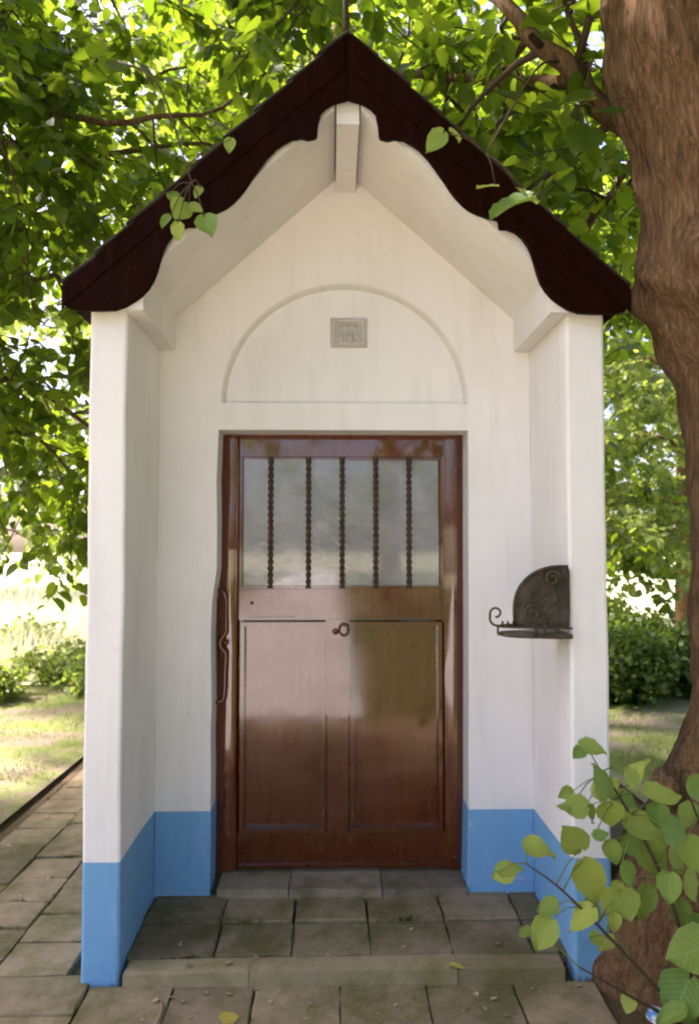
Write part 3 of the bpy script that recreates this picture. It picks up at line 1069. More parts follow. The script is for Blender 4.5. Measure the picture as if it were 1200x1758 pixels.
# ---- the old lime by the right corner: gnarled trunk shaped ring by ring
prof_l = [(-.06, .86), (.08, .905), (.20, .945), (.32, .99), (.44, 1.05), (.60, 1.155), (.74, 1.22), (.83, 1.26), (.93, 1.295), (1.04, 1.30), (1.24, 1.285), (1.46, 1.27), (1.68, 1.27), (1.90, 1.262), (2.12, 1.25),
          (2.24, 1.237), (2.35, 1.195), (2.45, 1.17), (2.54, 1.12), (2.61, 1.095), (2.73, 1.13), (2.82, 1.15), (2.94, 1.152), (3.05, 1.130), (3.2, 1.10), (3.41, 1.03), (3.53, 1.01), (3.77, 1.0), (4.1, 1.05), (4.5, 1.16), (5.2, 1.3), (6.2, 1.45)]
prof_r = [(-.06, .62), (.2, .53), (.45, .42), (.75, .33), (1.1, .28), (2.0, .265), (2.5, .30), (2.62, .33), (2.9, .30), (3.3, .32), (3.8, .32), (4.5, .22), (5.2, .15), (6.2, .06)]
bx0 = np.array([1.48, .02, 0.0])
lime = thing('lime_tree', 'old lime tree with burred brown trunk close against the right corner of the chapel', 'tree', tuple(bx0), 'lime trees round the chapel')
zz = np.concatenate([np.linspace(-.06, 4.1, 300), np.linspace(4.15, 6.2, 30)])
from mathutils import noise as mn
lx = np.interp(zz, [p[0] for p in prof_l], [p[1] for p in prof_l])
lr = np.interp(zz, [p[0] for p in prof_r], [p[1] for p in prof_r])
na = 150
V, F = [], []
g = np.random.default_rng(5)
ph = g.uniform(0, 6.28, (6,))
for i, z in enumerate(zz):
    r0 = lr[i]; cx_ = lx[i]+r0+(.022+.07*math.exp(-((z-1.75)/.72)**2)); cy = .03+.03*math.sin(z*1.3)-max(0, .4-z)*.05
    for j in range(na):
        th = 2*math.pi*j/na
        fl_ = max(0, 1-z/.9)
        rr = r0*(1+.035*math.sin(5*th+ph[0]+z*.6)+.022*math.sin(9*th+ph[1]-z*.9)+.10*fl_*math.sin(6*th+ph[2])+.014*math.sin(23*th+ph[3]+2.2*math.sin(z*3.1))+.012*math.sin(37*th+ph[4]+3*math.sin(z*2.3+th)))
        rr += .010*math.sin(z*19+3*th+ph[5])*math.sin(z*7+5*th)+.022*fl_*math.sin(z*31+7*th)*math.sin(11*th+z*9)
        q_ = Vector((math.cos(th)*r0*20, math.sin(th)*r0*20, z*2.6))
        rr -= .009*max(0, .36-abs(mn.noise(q_)))**1.0*2.2
        rr += .006*mn.noise(q_*2.7)
        if abs(z-2.60) < .35:                 # burr
            rr += .03*math.exp(-((z-2.6)/.12)**2)*(.5+.5*math.sin(7*th+z*30))
        V.append((cx_+rr*math.cos(th)-bx0[0], cy+rr*math.sin(th)*(1+.1*fl_)-bx0[1], z))
for i in range(len(zz)-1):
    for j in range(na):
        F.append((i*na+j, i*na+(j+1) % na, (i+1)*na+(j+1) % na, (i+1)*na+j))
me = bpy.data.meshes.new('trunk'); me.from_pydata(V, [], F); me.update()
link('trunk', me, 'bark', lime, True)
# knob where a limb was sawn off
bm = bmesh.new()
bmesh.ops.create_icosphere(bm, subdivisions=3, radius=.052)
for v in bm.verts:
    v.co *= 1+.22*math.sin(v.co.x*70)*math.sin(v.co.z*55+1)+.1*math.sin(v.co.y*90)
    v.co.z *= 1.3
o = link('burr', from_bm(bm, 'burr'), 'bark', lime, True)
o.location = (1.175-bx0[0], -.04, .70)

def sub_tree(T, bl, limbs, seed, **kw):
    """limbs and foliage for an existing thing"""
    tmp = make_tree('tmp', 'x', tuple(bl), None, limbs, seed, **kw)
    for c_ in list(tmp.children):
        c_.parent = T
    bpy.data.objects.remove(tmp)

sub_tree(lime, bx0, [
    ([(1.33, .12, 3.12), (1.21, .22, 3.31), (.997, .25, 3.534), (.826, .26, 3.73), (.654, .3, 3.93), (.2, .6, 4.5), (-.3, 1.0, 5.0)], .085),
    ([(1.35, .2, 3.6), (.9, 1.0, 4.0), (.3, 1.9, 4.6), (-.4, 2.8, 5.1)], .06),
    ([(1.45, .25, 3.3), (1.5, 1.2, 3.5), (1.35, 2.2, 3.4), (1.1, 3.0, 3.1)], .05),
    ([(1.5, .3, 4.0), (1.9, 1.6, 4.3), (1.8, 2.8, 3.9), (1.6, 3.8, 3.2)], .05),
    ([(1.4, .2, 4.4), (.6, .9, 5.0), (-.6, 1.4, 5.6), (-1.6, 2.2, 5.9)], .06),
    ([(1.6, 0, 4.2), (2.4, .4, 4.8), (3.4, .7, 4.9)], .06),
    ([(1.4, -.1, 4.6), (1.2, -.8, 5.4), (.7, -1.5, 6.0)], .05),
    ([(1.45, 0, 5.2), (.4, .3, 6.2), (-.8, .2, 6.9)], .05),
    ([(1.5, .1, 5.6), (1.8, 1.2, 6.6), (1.6, 2.6, 7.0)], .05),
    ([(1.75, -.1, 3.4), (1.95, -.7, 3.55), (1.95, -1.3, 3.45), (1.8, -1.9, 3.2)], .04),  # low front boughs added out of frame to shade the trunk top
    ([(1.75, 0, 3.7), (2.1, -.6, 3.9), (1.9, -1.2, 4.0), (1.7, -1.8, 3.9)], .04),
    ([(1.8, 0, 3.2), (2.4, -.5, 3.4), (2.5, -1.1, 3.2), (2.3, -1.7, 2.8)], .04),
    ([(1.45, -.2, 4.0), (1.5, -.9, 4.6), (1.0, -1.5, 4.8), (.2, -1.9, 4.7)], .06),  # next limbs: unseen front canopy added to darken gable and trunk
    ([(1.45, -.2, 4.2), (1.0, -.7, 4.9), (.1, -1.0, 5.1), (-.9, -1.2, 4.9)], .06),
    ([(1.5, -.2, 4.0), (2.1, -.9, 4.4), (2.2, -1.7, 4.5), (1.9, -2.5, 4.4)], .06),
    ([(1.5, -.2, 3.9), (2.0, -.5, 4.2), (2.6, -.9, 4.2), (3.0, -1.6, 4.0)], .06),
    ([(1.45, -.2, 4.4), (.8, -1.4, 5.2), (-.2, -2.1, 5.3), (-1.2, -2.3, 5.0)], .06),
    ([(1.45, -.1, 4.3), (.6, -.3, 4.9), (-.5, -.4, 5.0), (-1.5, -.5, 4.7)], .06),
    ([(1.5, 0, 5.0), (1.6, -1.6, 6.2), (1.2, -3.2, 6.6), (.8, -4.4, 6.3)], .07),  # high limbs over the viewer, added unseen to block overhead sky
    ([(1.5, 0, 5.4), (.3, -1.4, 6.6), (-.8, -2.6, 6.9), (-1.8, -3.6, 6.6)], .07),
    ([(1.5, 0, 4.8), (2.6, -1.2, 5.6), (3.4, -2.4, 5.8), (3.8, -3.8, 5.4)], .07),
    ([(1.5, 0, 5.8), (.6, -.6, 7.0), (-.6, -1.2, 7.6), (-2.0, -1.6, 7.4)], .06),
    ([(1.5, 0, 5.5), (1.4, -.8, 6.4), (.9, -2.0, 7.4), (.2, -3.2, 7.6)], .06),
    ([(1.35, .2, 3.8), (1.0, .9, 4.3), (.75, 1.7, 4.4), (.9, 2.4, 4.0)], .04),
], 11, named=300, nsub=13, ntw=6, nlf=10, leafsize=.095)

make_tree('lime_tree', 'leaning lime tree on the worn lawn, its low boughs reaching past the left eave', (-3.7, 1.6, 0), [((-3.7, 1.6, -.05), .26), ((-3.66, 1.62, .5), .2), ((-3.55, 1.7, 2.2), .17), ((-3.3, 1.8, 4), .13), ((-3.1, 1.8, 6.5), .04)], [
    ([(-3.5, 1.7, 2.6), (-2.7, 1.9, 3.1), (-1.9, 2.0, 3.25), (-1.3, 2.2, 3.1)], .055),
    ([(-3.45, 1.75, 3.2), (-2.4, 1.5, 3.8), (-1.4, 1.5, 4.1), (-.6, 1.7, 4.3)], .055),
    ([(-3.45, 1.75, 3.0), (-2.7, 2.6, 3.0), (-2.0, 3.4, 2.6), (-1.6, 4.0, 2.2)], .05),
    ([(-3.5, 1.7, 2.4), (-2.9, 2.2, 2.6), (-2.3, 2.6, 2.35), (-1.9, 2.9, 1.95)], .04),
    ([(-3.3, 1.8, 4.0), (-2.4, 1.0, 4.6), (-1.7, .4, 4.7)], .05),
    ([(-3.3, 1.8, 4.3), (-2.2, 2.3, 4.9), (-1.0, 2.8, 5.1)], .05),
    ([(-3.2, 1.8, 5.0), (-2.2, 1.2, 5.7), (-1.1, .8, 6.0)], .05),
    ([(-3.6, 1.7, 2.8), (-3.5, 2.9, 3.1), (-3.1, 4.2, 2.8)], .05),
    ([(-3.5, 1.7, 3.3), (-4.6, 2.2, 4.2), (-5.6, 2.6, 4.4)], .05),
    ([(-3.4, 1.7, 3.5), (-3.3, .6, 4.2), (-3.0, -.6, 4.5)], .05),
    ([(-3.2, 1.7, 5.0), (-3.0, .2, 6.0), (-2.4, -1.2, 6.3), (-1.6, -2.4, 6.0)], .06),  # unseen bough over the viewer, added to cut the sky light
    ([(-3.5, 1.7, 3.3), (-4.4, 1.5, 3.9), (-5.3, 1.5, 4.1)], .05),  # following leftward limbs are added towards the sun to shade the path
    ([(-3.5, 1.7, 3.0), (-4.1, .8, 3.6), (-4.9, .2, 3.9)], .05),
    ([(-3.5, 1.7, 2.7), (-3.8, 1.0, 3.1), (-4.0, .3, 3.1)], .045),
    ([(-3.5, 1.7, 2.7), (-4.1, 1.8, 3.1), (-4.7, 2.1, 3.2)], .045),
    ([(-3.4, 1.7, 3.5), (-3.7, 2.6, 3.9), (-4.1, 3.4, 3.7)], .045),
    ([(-3.3, 1.7, 4.6), (-4.4, 2.0, 5.3), (-5.4, 2.4, 5.5)], .045),
    ([(-3.4, 1.7, 3.8), (-4.6, 1.2, 4.5), (-5.6, 1.2, 4.8)], .045),
    ([(-3.4, 1.7, 3.2), (-3.9, 1.4, 3.9), (-4.4, 1.6, 4.3)], .045),
    ([(-3.3, 1.7, 4.6), (-3.9, .6, 5.4), (-4.6, .0, 5.6)], .045),
    ([(-3.4, 1.7, 3.6), (-4.2, 2.6, 4.2), (-4.8, 3.3, 4.2)], .05),
    ([(-3.3, 1.7, 4.4), (-4.3, 1.0, 5.2), (-5.3, .7, 5.6)], .05),
    ([(-3.3, 1.7, 4.0), (-3.9, .2, 4.6), (-4.2, -.9, 4.8)], .05),
    ([(-3.3, 1.8, 4.2), (-3.5, 3.0, 4.8), (-3.2, 4.2, 4.9)], .05),
    ([(-3.2, 1.8, 4.8), (-2.9, 3.0, 5.4), (-2.3, 4.1, 5.5)], .05),
    ([(-3.2, 1.8, 5.2), (-4.0, 2.8, 5.8), (-4.6, 3.8, 5.9)], .05),
    ([(-3.2, 1.8, 5.6), (-3.0, 2.6, 6.4), (-2.8, 3.6, 6.6)], .05),
    ([(-3.3, 1.8, 3.9), (-2.3, 2.2, 4.3), (-1.2, 2.5, 4.4), (-.3, 2.9, 4.5)], .045),
    ([(-3.2, 1.8, 4.6), (-2.0, 1.6, 5.1), (-.9, 1.9, 5.2), (-.1, 2.4, 5.0)], .045),
    ([(-3.4, 1.8, 3.6), (-2.7, 2.4, 4.0), (-2.0, 3.0, 4.0), (-1.2, 3.5, 3.7)], .045),
    ([(-3.3, 1.8, 4.2), (-2.9, 1.0, 4.5), (-2.2, 1.0, 4.3), (-1.7, 1.3, 4.2)], .045),
    ([(-3.5, 1.75, 2.9), (-2.8, 1.3, 3.5), (-2.1, .9, 3.7), (-1.6, .8, 3.55)], .045),
], 23, named=300, nsub=13, ntw=6, nlf=10, leafsize=.09)

make_tree('lime_tree', 'tall lime tree standing directly behind the chapel roof', (.1, 5.2, 0), [((.1, 5.2, -.05), .3), ((.1, 5.2, .6), .22), ((.05, 5.2, 3), .18), ((0, 5.2, 8), .06)], [
    ([(.05, 5.2, 2.6), (-1.0, 4.9, 3.2), (-2.0, 4.7, 3.0), (-2.6, 4.7, 2.4)], .05),
    ([(.05, 5.2, 2.7), (1.1, 4.9, 3.2), (2.0, 4.7, 3.0), (2.5, 4.7, 2.3)], .05),
    ([(.05, 5.2, 3.4), (-1.0, 4.3, 4.4), (-1.9, 3.8, 4.6)], .05),
    ([(.05, 5.2, 3.4), (1.0, 4.4, 4.4), (1.9, 4.0, 4.6)], .05),
    ([(.05, 5.2, 4.4), (-.3, 4.2, 5.3), (-.2, 3.4, 5.6)], .05),
    ([(.05, 5.2, 4.4), (-1.5, 5.4, 5.4), (-2.9, 5.4, 5.4)], .05),
    ([(.05, 5.2, 4.6), (1.5, 5.4, 5.4), (2.9, 5.4, 5.4)], .05),
    ([(.05, 5.2, 5.0), (-.8, 5.8, 6.4), (-1.6, 6, 7)], .05),
    ([(.05, 5.2, 5.0), (.8, 5.0, 6.4), (1.4, 4.8, 7)], .05),
    ([(.05, 5.2, 4.0), (-.6, 4.6, 4.6), (-1.0, 3.6, 4.5), (-1.0, 3.0, 4.1)], .045),
    ([(.05, 5.2, 4.0), (.6, 4.6, 4.6), (.9, 3.6, 4.5), (.9, 3.0, 4.1)], .045),
    ([(.05, 5.2, 5.0), (.5, 4.4, 6.0), (1.0, 3.6, 6.2)], .045),
    ([(.05, 5.2, 5.0), (-.7, 4.4, 6.0), (-1.4, 3.8, 6.2)], .045),
    ([(.05, 5.2, 2.4), (1.3, 5.8, 2.6), (2.6, 6.0, 2.2), (3.1, 6.0, 1.6)], .04),
    ([(.05, 5.2, 2.4), (-1.3, 5.8, 2.7), (-2.7, 6.2, 2.6), (-3.5, 6.3, 2.1)], .04),
], 37, named=120, nsub=13, ntw=6, nlf=10, leafsize=.1)

def fine(P):      # keep the low right gap between wing and trunk airy
    return np.ones(len(P), bool)
make_tree('lime_tree', 'lime tree behind the right shrub with low sunlit boughs', (5.0, 6.8, 0), [((5, 6.8, -.05), .28), ((5, 6.8, .6), .2), ((5, 6.8, 3), .17), ((5, 6.8, 7.5), .05)], [
    ([(5, 6.8, 2.0), (4.2, 6.6, 2.3), (3.4, 6.5, 2.0), (2.9, 6.5, 1.6)], .04),
    ([(5, 6.8, 2.6), (4.0, 7.2, 3.0), (3.1, 7.4, 2.7)], .04),
    ([(5, 6.8, 3.4), (4.0, 6.3, 3.8), (3.0, 6.0, 3.7)], .05),
    ([(5, 6.8, 4.4), (3.6, 6.8, 5.0), (2.6, 6.8, 5.0)], .05),
    ([(5, 6.8, 5.0), (4.6, 6.0, 6.0), (4.0, 5.6, 6.6)], .05),
    ([(5, 6.8, 4.0), (6.2, 6.4, 4.8), (7, 6, 5)], .05),
    ([(5, 6.8, 2.2), (4.4, 7.6, 2.2), (3.8, 8.0, 1.8)], .04),
], 41, named=80, nsub=11, ntw=6, nlf=10, leafsize=.095, m='leaf_pale')
make_tree('lime_tree', 'lime tree at the edge of the bright meadow beyond the worn lawn', (-6.4, 7.6, 0), [((-6.4, 7.6, -.05), .28), ((-6.4, 7.6, .6), .2), ((-6.3, 7.6, 3), .17), ((-6.2, 7.6, 7.5), .05)], [
    ([(-6.3, 7.6, 2.6), (-5.4, 7.4, 2.9), (-4.4, 7.2, 2.7), (-3.6, 7.0, 2.3)], .05),
    ([(-6.3, 7.6, 3.2), (-5.2, 6.8, 3.8), (-4.0, 6.2, 3.7), (-3.0, 5.8, 3.2)], .05),
    ([(-6.3, 7.6, 3.4), (-5.0, 8.0, 4.0), (-3.7, 8.2, 3.8)], .05),
    ([(-6.3, 7.6, 4.4), (-5.0, 7.0, 5.2), (-3.8, 6.6, 5.4)], .05),
    ([(-6.3, 7.6, 5.0), (-6.6, 6.6, 6.0), (-6.8, 5.6, 6.4)], .05),
    ([(-6.3, 7.6, 5.0), (-5.6, 8.6, 6.2), (-5, 9, 7)], .05),
    ([(-6.3, 7.6, 2.4), (-5.6, 8.4, 2.8), (-4.8, 9.0, 2.7), (-4.2, 9.2, 2.3)], .04),
], 43, named=80, nsub=11, ntw=6, nlf=10, leafsize=.095, m='leaf_pale')

def back_tree(x, y, h, seed, lab, m='leaf'):
    g2 = random.Random(seed)
    limbs = []
    for k in range(22):
        a = k*2.4+g2.uniform(-.3, .3); z = h*(.13+.78*k/22); rad = min(h*.36, 4.3)*(1.1-.6*k/22)*g2.uniform(.75, 1.1)
        limbs.append(([(x, y, z*.85), (x+.5*rad*math.cos(a), y+.5*rad*math.sin(a), z+.5), (x+rad*math.cos(a), y+rad*math.sin(a), z)], .07))
    make_tree('background_tree', lab, (x, y, 0), [((x, y, -.06), .35), ((x, y, h*.3), .24), ((x, y, h), .05)], limbs, seed, leafsize=.19, nsub=12, ntw=5, nlf=9, lsub=1.5, ltw=.7, group='trees in the background', simple=True, m=m)
back_tree(-2.0, 11.5, 13, 81, 'broad background tree far behind the left slope of the roof', 'leaf_pale')
back_tree(2.6, 12.0, 13, 82, 'broad background tree far behind the right slope of the roof', 'leaf_pale')
back_tree(7.4, 13.5, 12, 83, 'background tree far behind the right shrubs', 'leaf_pale')
back_tree(-13.5, 23.0, 13, 84, 'background tree at the far side of the bright meadow', 'leaf_pale')

# trees behind the viewer (seen only mirrored in the door)
def far_tree(x, y, h, seed, lab):
    g2 = random.Random(seed)
    limbs = []
    for k in range(9):
        a = k*2.4; z = h*(.25+.6*k/9); rad = h*.30*(1.15-.6*k/9)
        limbs.append(([(x, y, z*.85), (x+.5*rad*math.cos(a), y+.5*rad*math.sin(a), z+.4), (x+rad*math.cos(a), y+rad*math.sin(a), z+.3)], .07))
    make_tree('roadside_tree', lab, (x, y, 0), [((x, y, -.06), .35), ((x, y, h*.3), .24), ((x, y, h), .05)], limbs, seed, leafsize=.26, nsub=8, ntw=4, nlf=6, lsub=1.8, ltw=.8, group='trees along the lane', simple=True)
far_tree(4.2, -7.5, 8, 51, 'broad roadside tree behind the viewer, right of the chapel axis')
far_tree(1.5, -17, 10, 52, 'tall roadside tree straight across from the chapel door')
far_tree(-9.5, -15, 9, 53, 'roadside tree far behind the viewer on the left')
far_tree(12.5, -6.5, 8, 54, 'roadside tree beside the old burred lime')

# ------------------------------------------------------------------ hanging sprays in front of the gable
def hand_leaves(parent, rows, m, seed, name='leaf', toward=.75):
    g = np.random.default_rng(seed)
    P, T_, Nn, S = [], [], [], []
    for x, y, z, s, ang, wid in rows:
        a = R(ang)
        tip = np.array([math.sin(a), g.uniform(-.35, .15), -math.cos(a)])
        tip /= np.linalg.norm(tip)
        tc = np.array(CAM)-np.array([x, y, z]); tc /= np.linalg.norm(tc)
        nr = tc*wid+np.array([0, 0, 1.0])*(1-wid)+g.normal(size=3)*.16
        s *= .9
        P.append(np.array([x, y, z])-tip*s*.45); T_.append(tip); Nn.append(nr); S.append(s)
    P, T_, Nn, S = map(np.array, (P, T_, Nn, S))
    leaf_objs(P, T_, Nn, S, m, parent, name, True)
    return P


shoot_rows = [
    (0.736, -0.55, 0.975, 0.089, 80, 0.35), (0.718, -0.47, 0.94, 0.048, -60, 0.5), (0.77, -0.52, 0.868, 0.122, 200, 0.6), (0.811, -0.45, 0.827, 0.101, 120, 0.5),
    (0.92, -0.44, 0.871, 0.105, 160, 0.5), (0.838, -0.6, 0.892, 0.076, 20, 0.5), (0.923, -0.62, 0.853, 0.117, 95, 0.55), (0.699, -0.39, 0.79, 0.056, -80, 0.6),
    (0.645, -0.55, 0.799, 0.047, -100, 0.6), (0.68, -0.55, 0.801, 0.085, -90, 0.6), (0.794, -0.34, 0.71, 0.071, 30, 0.4), (0.809, -0.49, 0.758, 0.087, 10, 0.6),
    (0.895, -0.39, 0.75, 0.107, 60, 0.5), (0.919, -0.49, 0.715, 0.151, 80, 0.6), (0.705, -0.44, 0.665, 0.109, -140, 0.7), (0.747, -0.58, 0.725, 0.052, 100, 0.5),
    (0.597, -0.44, 0.63, 0.105, 90, 0.55), (0.493, -0.38, 0.533, 0.075, -80, 0.55), (0.497, -0.47, 0.582, 0.092, 100, 0.6), (0.845, -0.41, 0.612, 0.082, 10, 0.65),
    (0.894, -0.43, 0.637, 0.081, 30, 0.4), (0.962, -0.6, 0.737, 0.091, 60, 0.6), (0.973, -0.41, 0.596, 0.127, 20, 0.6), (0.755, -0.45, 0.538, 0.161, 20, 0.8),
    (0.97, -0.54, 0.552, 0.097, -10, 0.7), (0.816, -0.61, 0.618, 0.087, 30, 0.5), (0.843, -0.38, 0.438, 0.087, -40, 0.5), (0.852, -0.49, 0.48, 0.099, 10, 0.6),
    (0.934, -0.42, 0.455, 0.131, -10, 0.6), (0.641, -0.37, 0.423, 0.079, -70, 0.5), (0.614, -0.42, 0.362, 0.126, -30, 0.7), (0.572, -0.36, 0.336, 0.058, -90, 0.5),
    (0.707, -0.51, 0.449, 0.11, -50, 0.5), (0.776, -0.4, 0.428, 0.074, 40, 0.5), (0.812, -0.5, 0.431, 0.063, 0, 0.5), (0.834, -0.36, 0.3, 0.071, -60, 0.4),
    (0.8, -0.37, 0.322, 0.05, 80, 0.4), (1.039, -0.59, 0.859, 0.091, 30, 0.6), (1.032, -0.58, 0.661, 0.126, 20, 0.6), (1.026, -0.56, 0.372, 0.174, -80, 0.6),
    (1.088, -0.35, 0.386, 0.109, 0, 0.5), (1.014, -0.5, 0.202, 0.15, -40, 0.7), (1.082, -0.44, 0.142, 0.149, 30, 0.7), (0.966, -0.54, 0.174, 0.101, -70, 0.6),
    (0.858, -0.48, 0.176, 0.06, -20, 0.6), (1.047, -0.51, 0.547, 0.098, 10, 0.5), (0.948, -0.52, 0.762, 0.078, -10, 0.5), (1.027, -0.46, 0.596, 0.088, 40, 0.5),
    (1.087, -0.46, 0.38, 0.121, 20, 0.5), (0.872, -0.37, 0.47, 0.071, -20, 0.5), (1.079, -0.43, 0.731, 0.093, -30, 0.5), (1.002, -0.36, 0.634, 0.075, 150, 0.4),
]
sap = thing('leafy_sapling', 'bright green heart leaved shoots sprouting at the foot of the burred trunk', 'plant', (1.05, -.42, 0))
org = Vector((1.05, -.42, 0))
P = hand_leaves(sap, shoot_rows, 'leaf_young', 3)
stems = [curve([(1.12, -.40, -.02), (1.06, -.44, .30), (.98, -.46, .55), (.86, -.47, .78), (.78, -.46, .90)], 24),
         curve([(1.15, -.38, -.02), (1.14, -.42, .35), (1.12, -.45, .65), (1.05, -.46, .86)], 24),
         curve([(1.08, -.42, -.02), (.98, -.46, .18), (.82, -.48, .36), (.66, -.48, .52), (.55, -.47, .60)], 24),
         curve([(1.18, -.42, -.02), (1.24, -.46, .3), (1.28, -.46, .62), (1.30, -.44, .85)], 24),
         curve([(1.12, -.44, -.02), (1.0, -.48, .12), (.84, -.5, .22), (.70, -.5, .30)], 24)]
for st in stems:
    mb = MB(); mb.tube([p-org for p in st], np.linspace(.008, .0025, len(st)), 6); mb.build('stem', 'twig', sap)
mb = MB()
allp = [q for st in stems for q in st]
for p in P:
    p = Vector(p)
    q = min(allp, key=lambda a: (a-p).length)
    md = (p+q)/2+Vector((0, 0, .015))
    mb.tube([q-org, md-org, p-org], [.0026, .002, .0016], 4)
mb.build('petiole', 'grass', sap)['kind'] = 'stuff'

left_spray = [
    (-0.589, -0.3, 2.674, 0.068, 0, 0.9), (-0.484, -0.32, 2.689, 0.085, 20, 0.9), (-0.586, -0.28, 2.76, 0.086, -20, 0.6), (-0.535, -0.28, 2.769, 0.06, 60, 0.5),
    (-0.631, -0.3, 2.71, 0.051, -40, 0.5), (-0.529, -0.26, 2.832, 0.048, -30, 0.4), (-0.61, -0.26, 2.81, 0.056, 50, 0.4), (-0.42, -0.25, 3.006, 0.052, -10, 0.4),
]
right_spray = [
    (0.299, -0.3, 3.002, 0.098, -40, 0.5), (0.552, -0.35, 2.756, 0.163, -75, 0.45), (0.477, -0.3, 2.844, 0.085, -80, 0.25), (0.619, -0.3, 2.814, 0.094, 60, 0.4),
    (0.369, -0.28, 3.036, 0.056, 60, 0.3),
]
limb_spray = [
    (0.861, -0.1, 3.278, 0.142, -80, 0.4), (0.739, -0.1, 3.236, 0.119, -100, 0.4), (0.896, -0.05, 3.147, 0.163, -30, 0.4), (0.981, -0.1, 3.234, 0.115, 90, 0.4),
    (0.834, 0, 3.231, 0.104, 10, 0.4), (0.957, 0, 3.105, 0.119, 40, 0.4),
]
left_lime = [o for o in bpy.data.objects if o.name == 'lime_tree.001'][0]
for tree, rows_, top_, m_, sd_ in ((left_lime, left_spray, (-.95, .25, 3.62), 'leaf_young', 5), (lime, right_spray, (.85, .1, 3.55), 'leaf_young', 6), (lime, limb_spray, (.98, .2, 3.53), 'leaf', 8)):
    P = hand_leaves(tree, rows_, m_, sd_)
    o_ = Vector(tree.location)
    mb = MB()
    tp = Vector(top_)
    mid = sum((Vector(p) for p in P), Vector())/len(P)+Vector((0, .01, .06))
    stem_ = curve([tp, tp.lerp(mid, .5)+Vector((.03, -.05, .10)), mid], 14)
    mb.tube([q-o_ for q in stem_], np.linspace(.0065, .003, len(stem_)), 6)
    for p in P:
        p = Vector(p)
        tp = min(stem_[4:], key=lambda q: (q-p).length)
        md = tp.lerp(p, .5)+Vector((0, -.012, .012))
        mb.tube([q-o_ for q in curve([tp, md, p], 10)], [.0028-.00012*k_ for k_ in range(11)], 5)
    mb.build('twig', 'twig', tree)

# ------------------------------------------------------------------ shrubs, grass, meadow
def shrub(label, x, y, rx, ry, h, n, seed, m='leaf_bush', ls=.06, group='shrubs at the edge of the lawn'):
    g = np.random.default_rng(seed)
    T = thing('shrub', label, 'shrub', (x, y, 0), group)
    mb = MB()
    P, TI, NR, S = [], [], [], []
    nst = 26
    for k in range(nst):
        a = g.uniform(0, 6.28); q = math.sqrt(g.uniform(0, 1))
        tip = np.array([rx*q*math.cos(a), ry*q*math.sin(a), h*(1-.45*q*q)*g.uniform(.75, 1.05)])
        b0 = np.array([tip[0]*.35, tip[1]*.35, -.04])
        md = (b0+tip)/2+np.array([tip[0]*.12, tip[1]*.12, .08])
        cp = curve([Vector(b0), Vector(md), Vector(tip)], 8)
        mb.tube(cp, np.linspace(.008, .002, len(cp)), 4)
        for i in range(n//nst):
            u = g.uniform(.18, 1)
            p = np.array(cp[min(int(u*(len(cp)-1)), len(cp)-1)])+g.normal(size=3)*np.array([.11, .11, .08])
            p[2] = max(p[2], .01)
            P.append(p)
            t_ = g.normal(size=3); t_[2] -= .2
            TI.append(t_); NR.append(np.array([0, 0, 1])+g.normal(size=3)*.5); S.append(ls*g.uniform(.5, 1.3))
    mb.build('stem', 'twig', T)['kind'] = 'stuff'
    leaf_mass('foliage', np.array(P), np.array(TI), np.array(NR), np.array(S), m, T)
    return T
shrub('dense dark green shrub between the chapel and the burred trunk', 2.95, 5.45, .75, .55, .95, 5200, 61)
shrub('dense green shrub partly hidden behind the burred trunk', 4.0, 5.7, .7, .55, .9, 3600, 62)
shrub('pale leafy shrub behind the right dark shrub', 3.3, 6.8, .9, .6, 1.3, 3600, 63, 'leaf_pale', .07)
shrub('low green shrub at the far left end of the worn lawn', -3.85, 5.65, .5, .45, .36, 2600, 64, 'leaf_pale')
shrub('low green shrub close behind the left chapel wall', -2.62, 6.05, .4, .4, .45, 2400, 65, 'leaf_pale')
shrub('loose pale shrub at the meadow edge', -3.2, 6.9, .7, .5, .45, 1600, 66, 'leaf_pale')
shrub('small pale shrub standing alone in the meadow', -4.6, 9.2, .5, .5, .6, 900, 67, 'leaf_pale', .07)

def blades(name, spots, hmin, hmax, w, m, seed, lean=.5, label=None):
    g = np.random.default_rng(seed)
    n_ = len(spots)
    h = g.uniform(hmin, hmax, n_)
    a = g.uniform(0, 2*np.pi, n_)
    ln = g.uniform(.1, 1, n_)*lean
    d = np.stack([np.cos(a), np.sin(a), np.zeros(n_)], 1)
    s = np.stack([-np.sin(a), np.cos(a), np.zeros(n_)], 1)*w
    z = np.array([0, 0, 1.0])
    p0, p1 = spots-s, spots+s
    mid = spots+d*(ln*h*.35)[:, None]+z*(h*.6)[:, None]
    tip = spots+d*(ln*h)[:, None]+z*h[:, None]
    V = np.stack([p0, p1, mid+s*.7, mid-s*.7, tip], 1).reshape(-1, 3)
    b0 = np.arange(n_)*5
    li = np.stack([b0, b0+1, b0+2, b0+3, b0+3, b0+2, b0+4], 1).reshape(-1).astype(np.int32)
    st = np.stack([np.arange(n_)*7, np.arange(n_)*7+4], 1).reshape(-1).astype(np.int32)
    me = bpy.data.meshes.new(name)
    me.vertices.add(n_*5); me.vertices.foreach_set('co', V.reshape(-1))
    me.loops.add(n_*7); me.loops.foreach_set('vertex_index', li)
    me.polygons.add(n_*2); me.polygons.foreach_set('loop_start', st)
    me.update(calc_edges=True); me.validate()
    o = link(name, me, m)
    o['kind'] = 'stuff'
    if label:
        o['label'] = label
        o['category'] = 'grass'
    return o
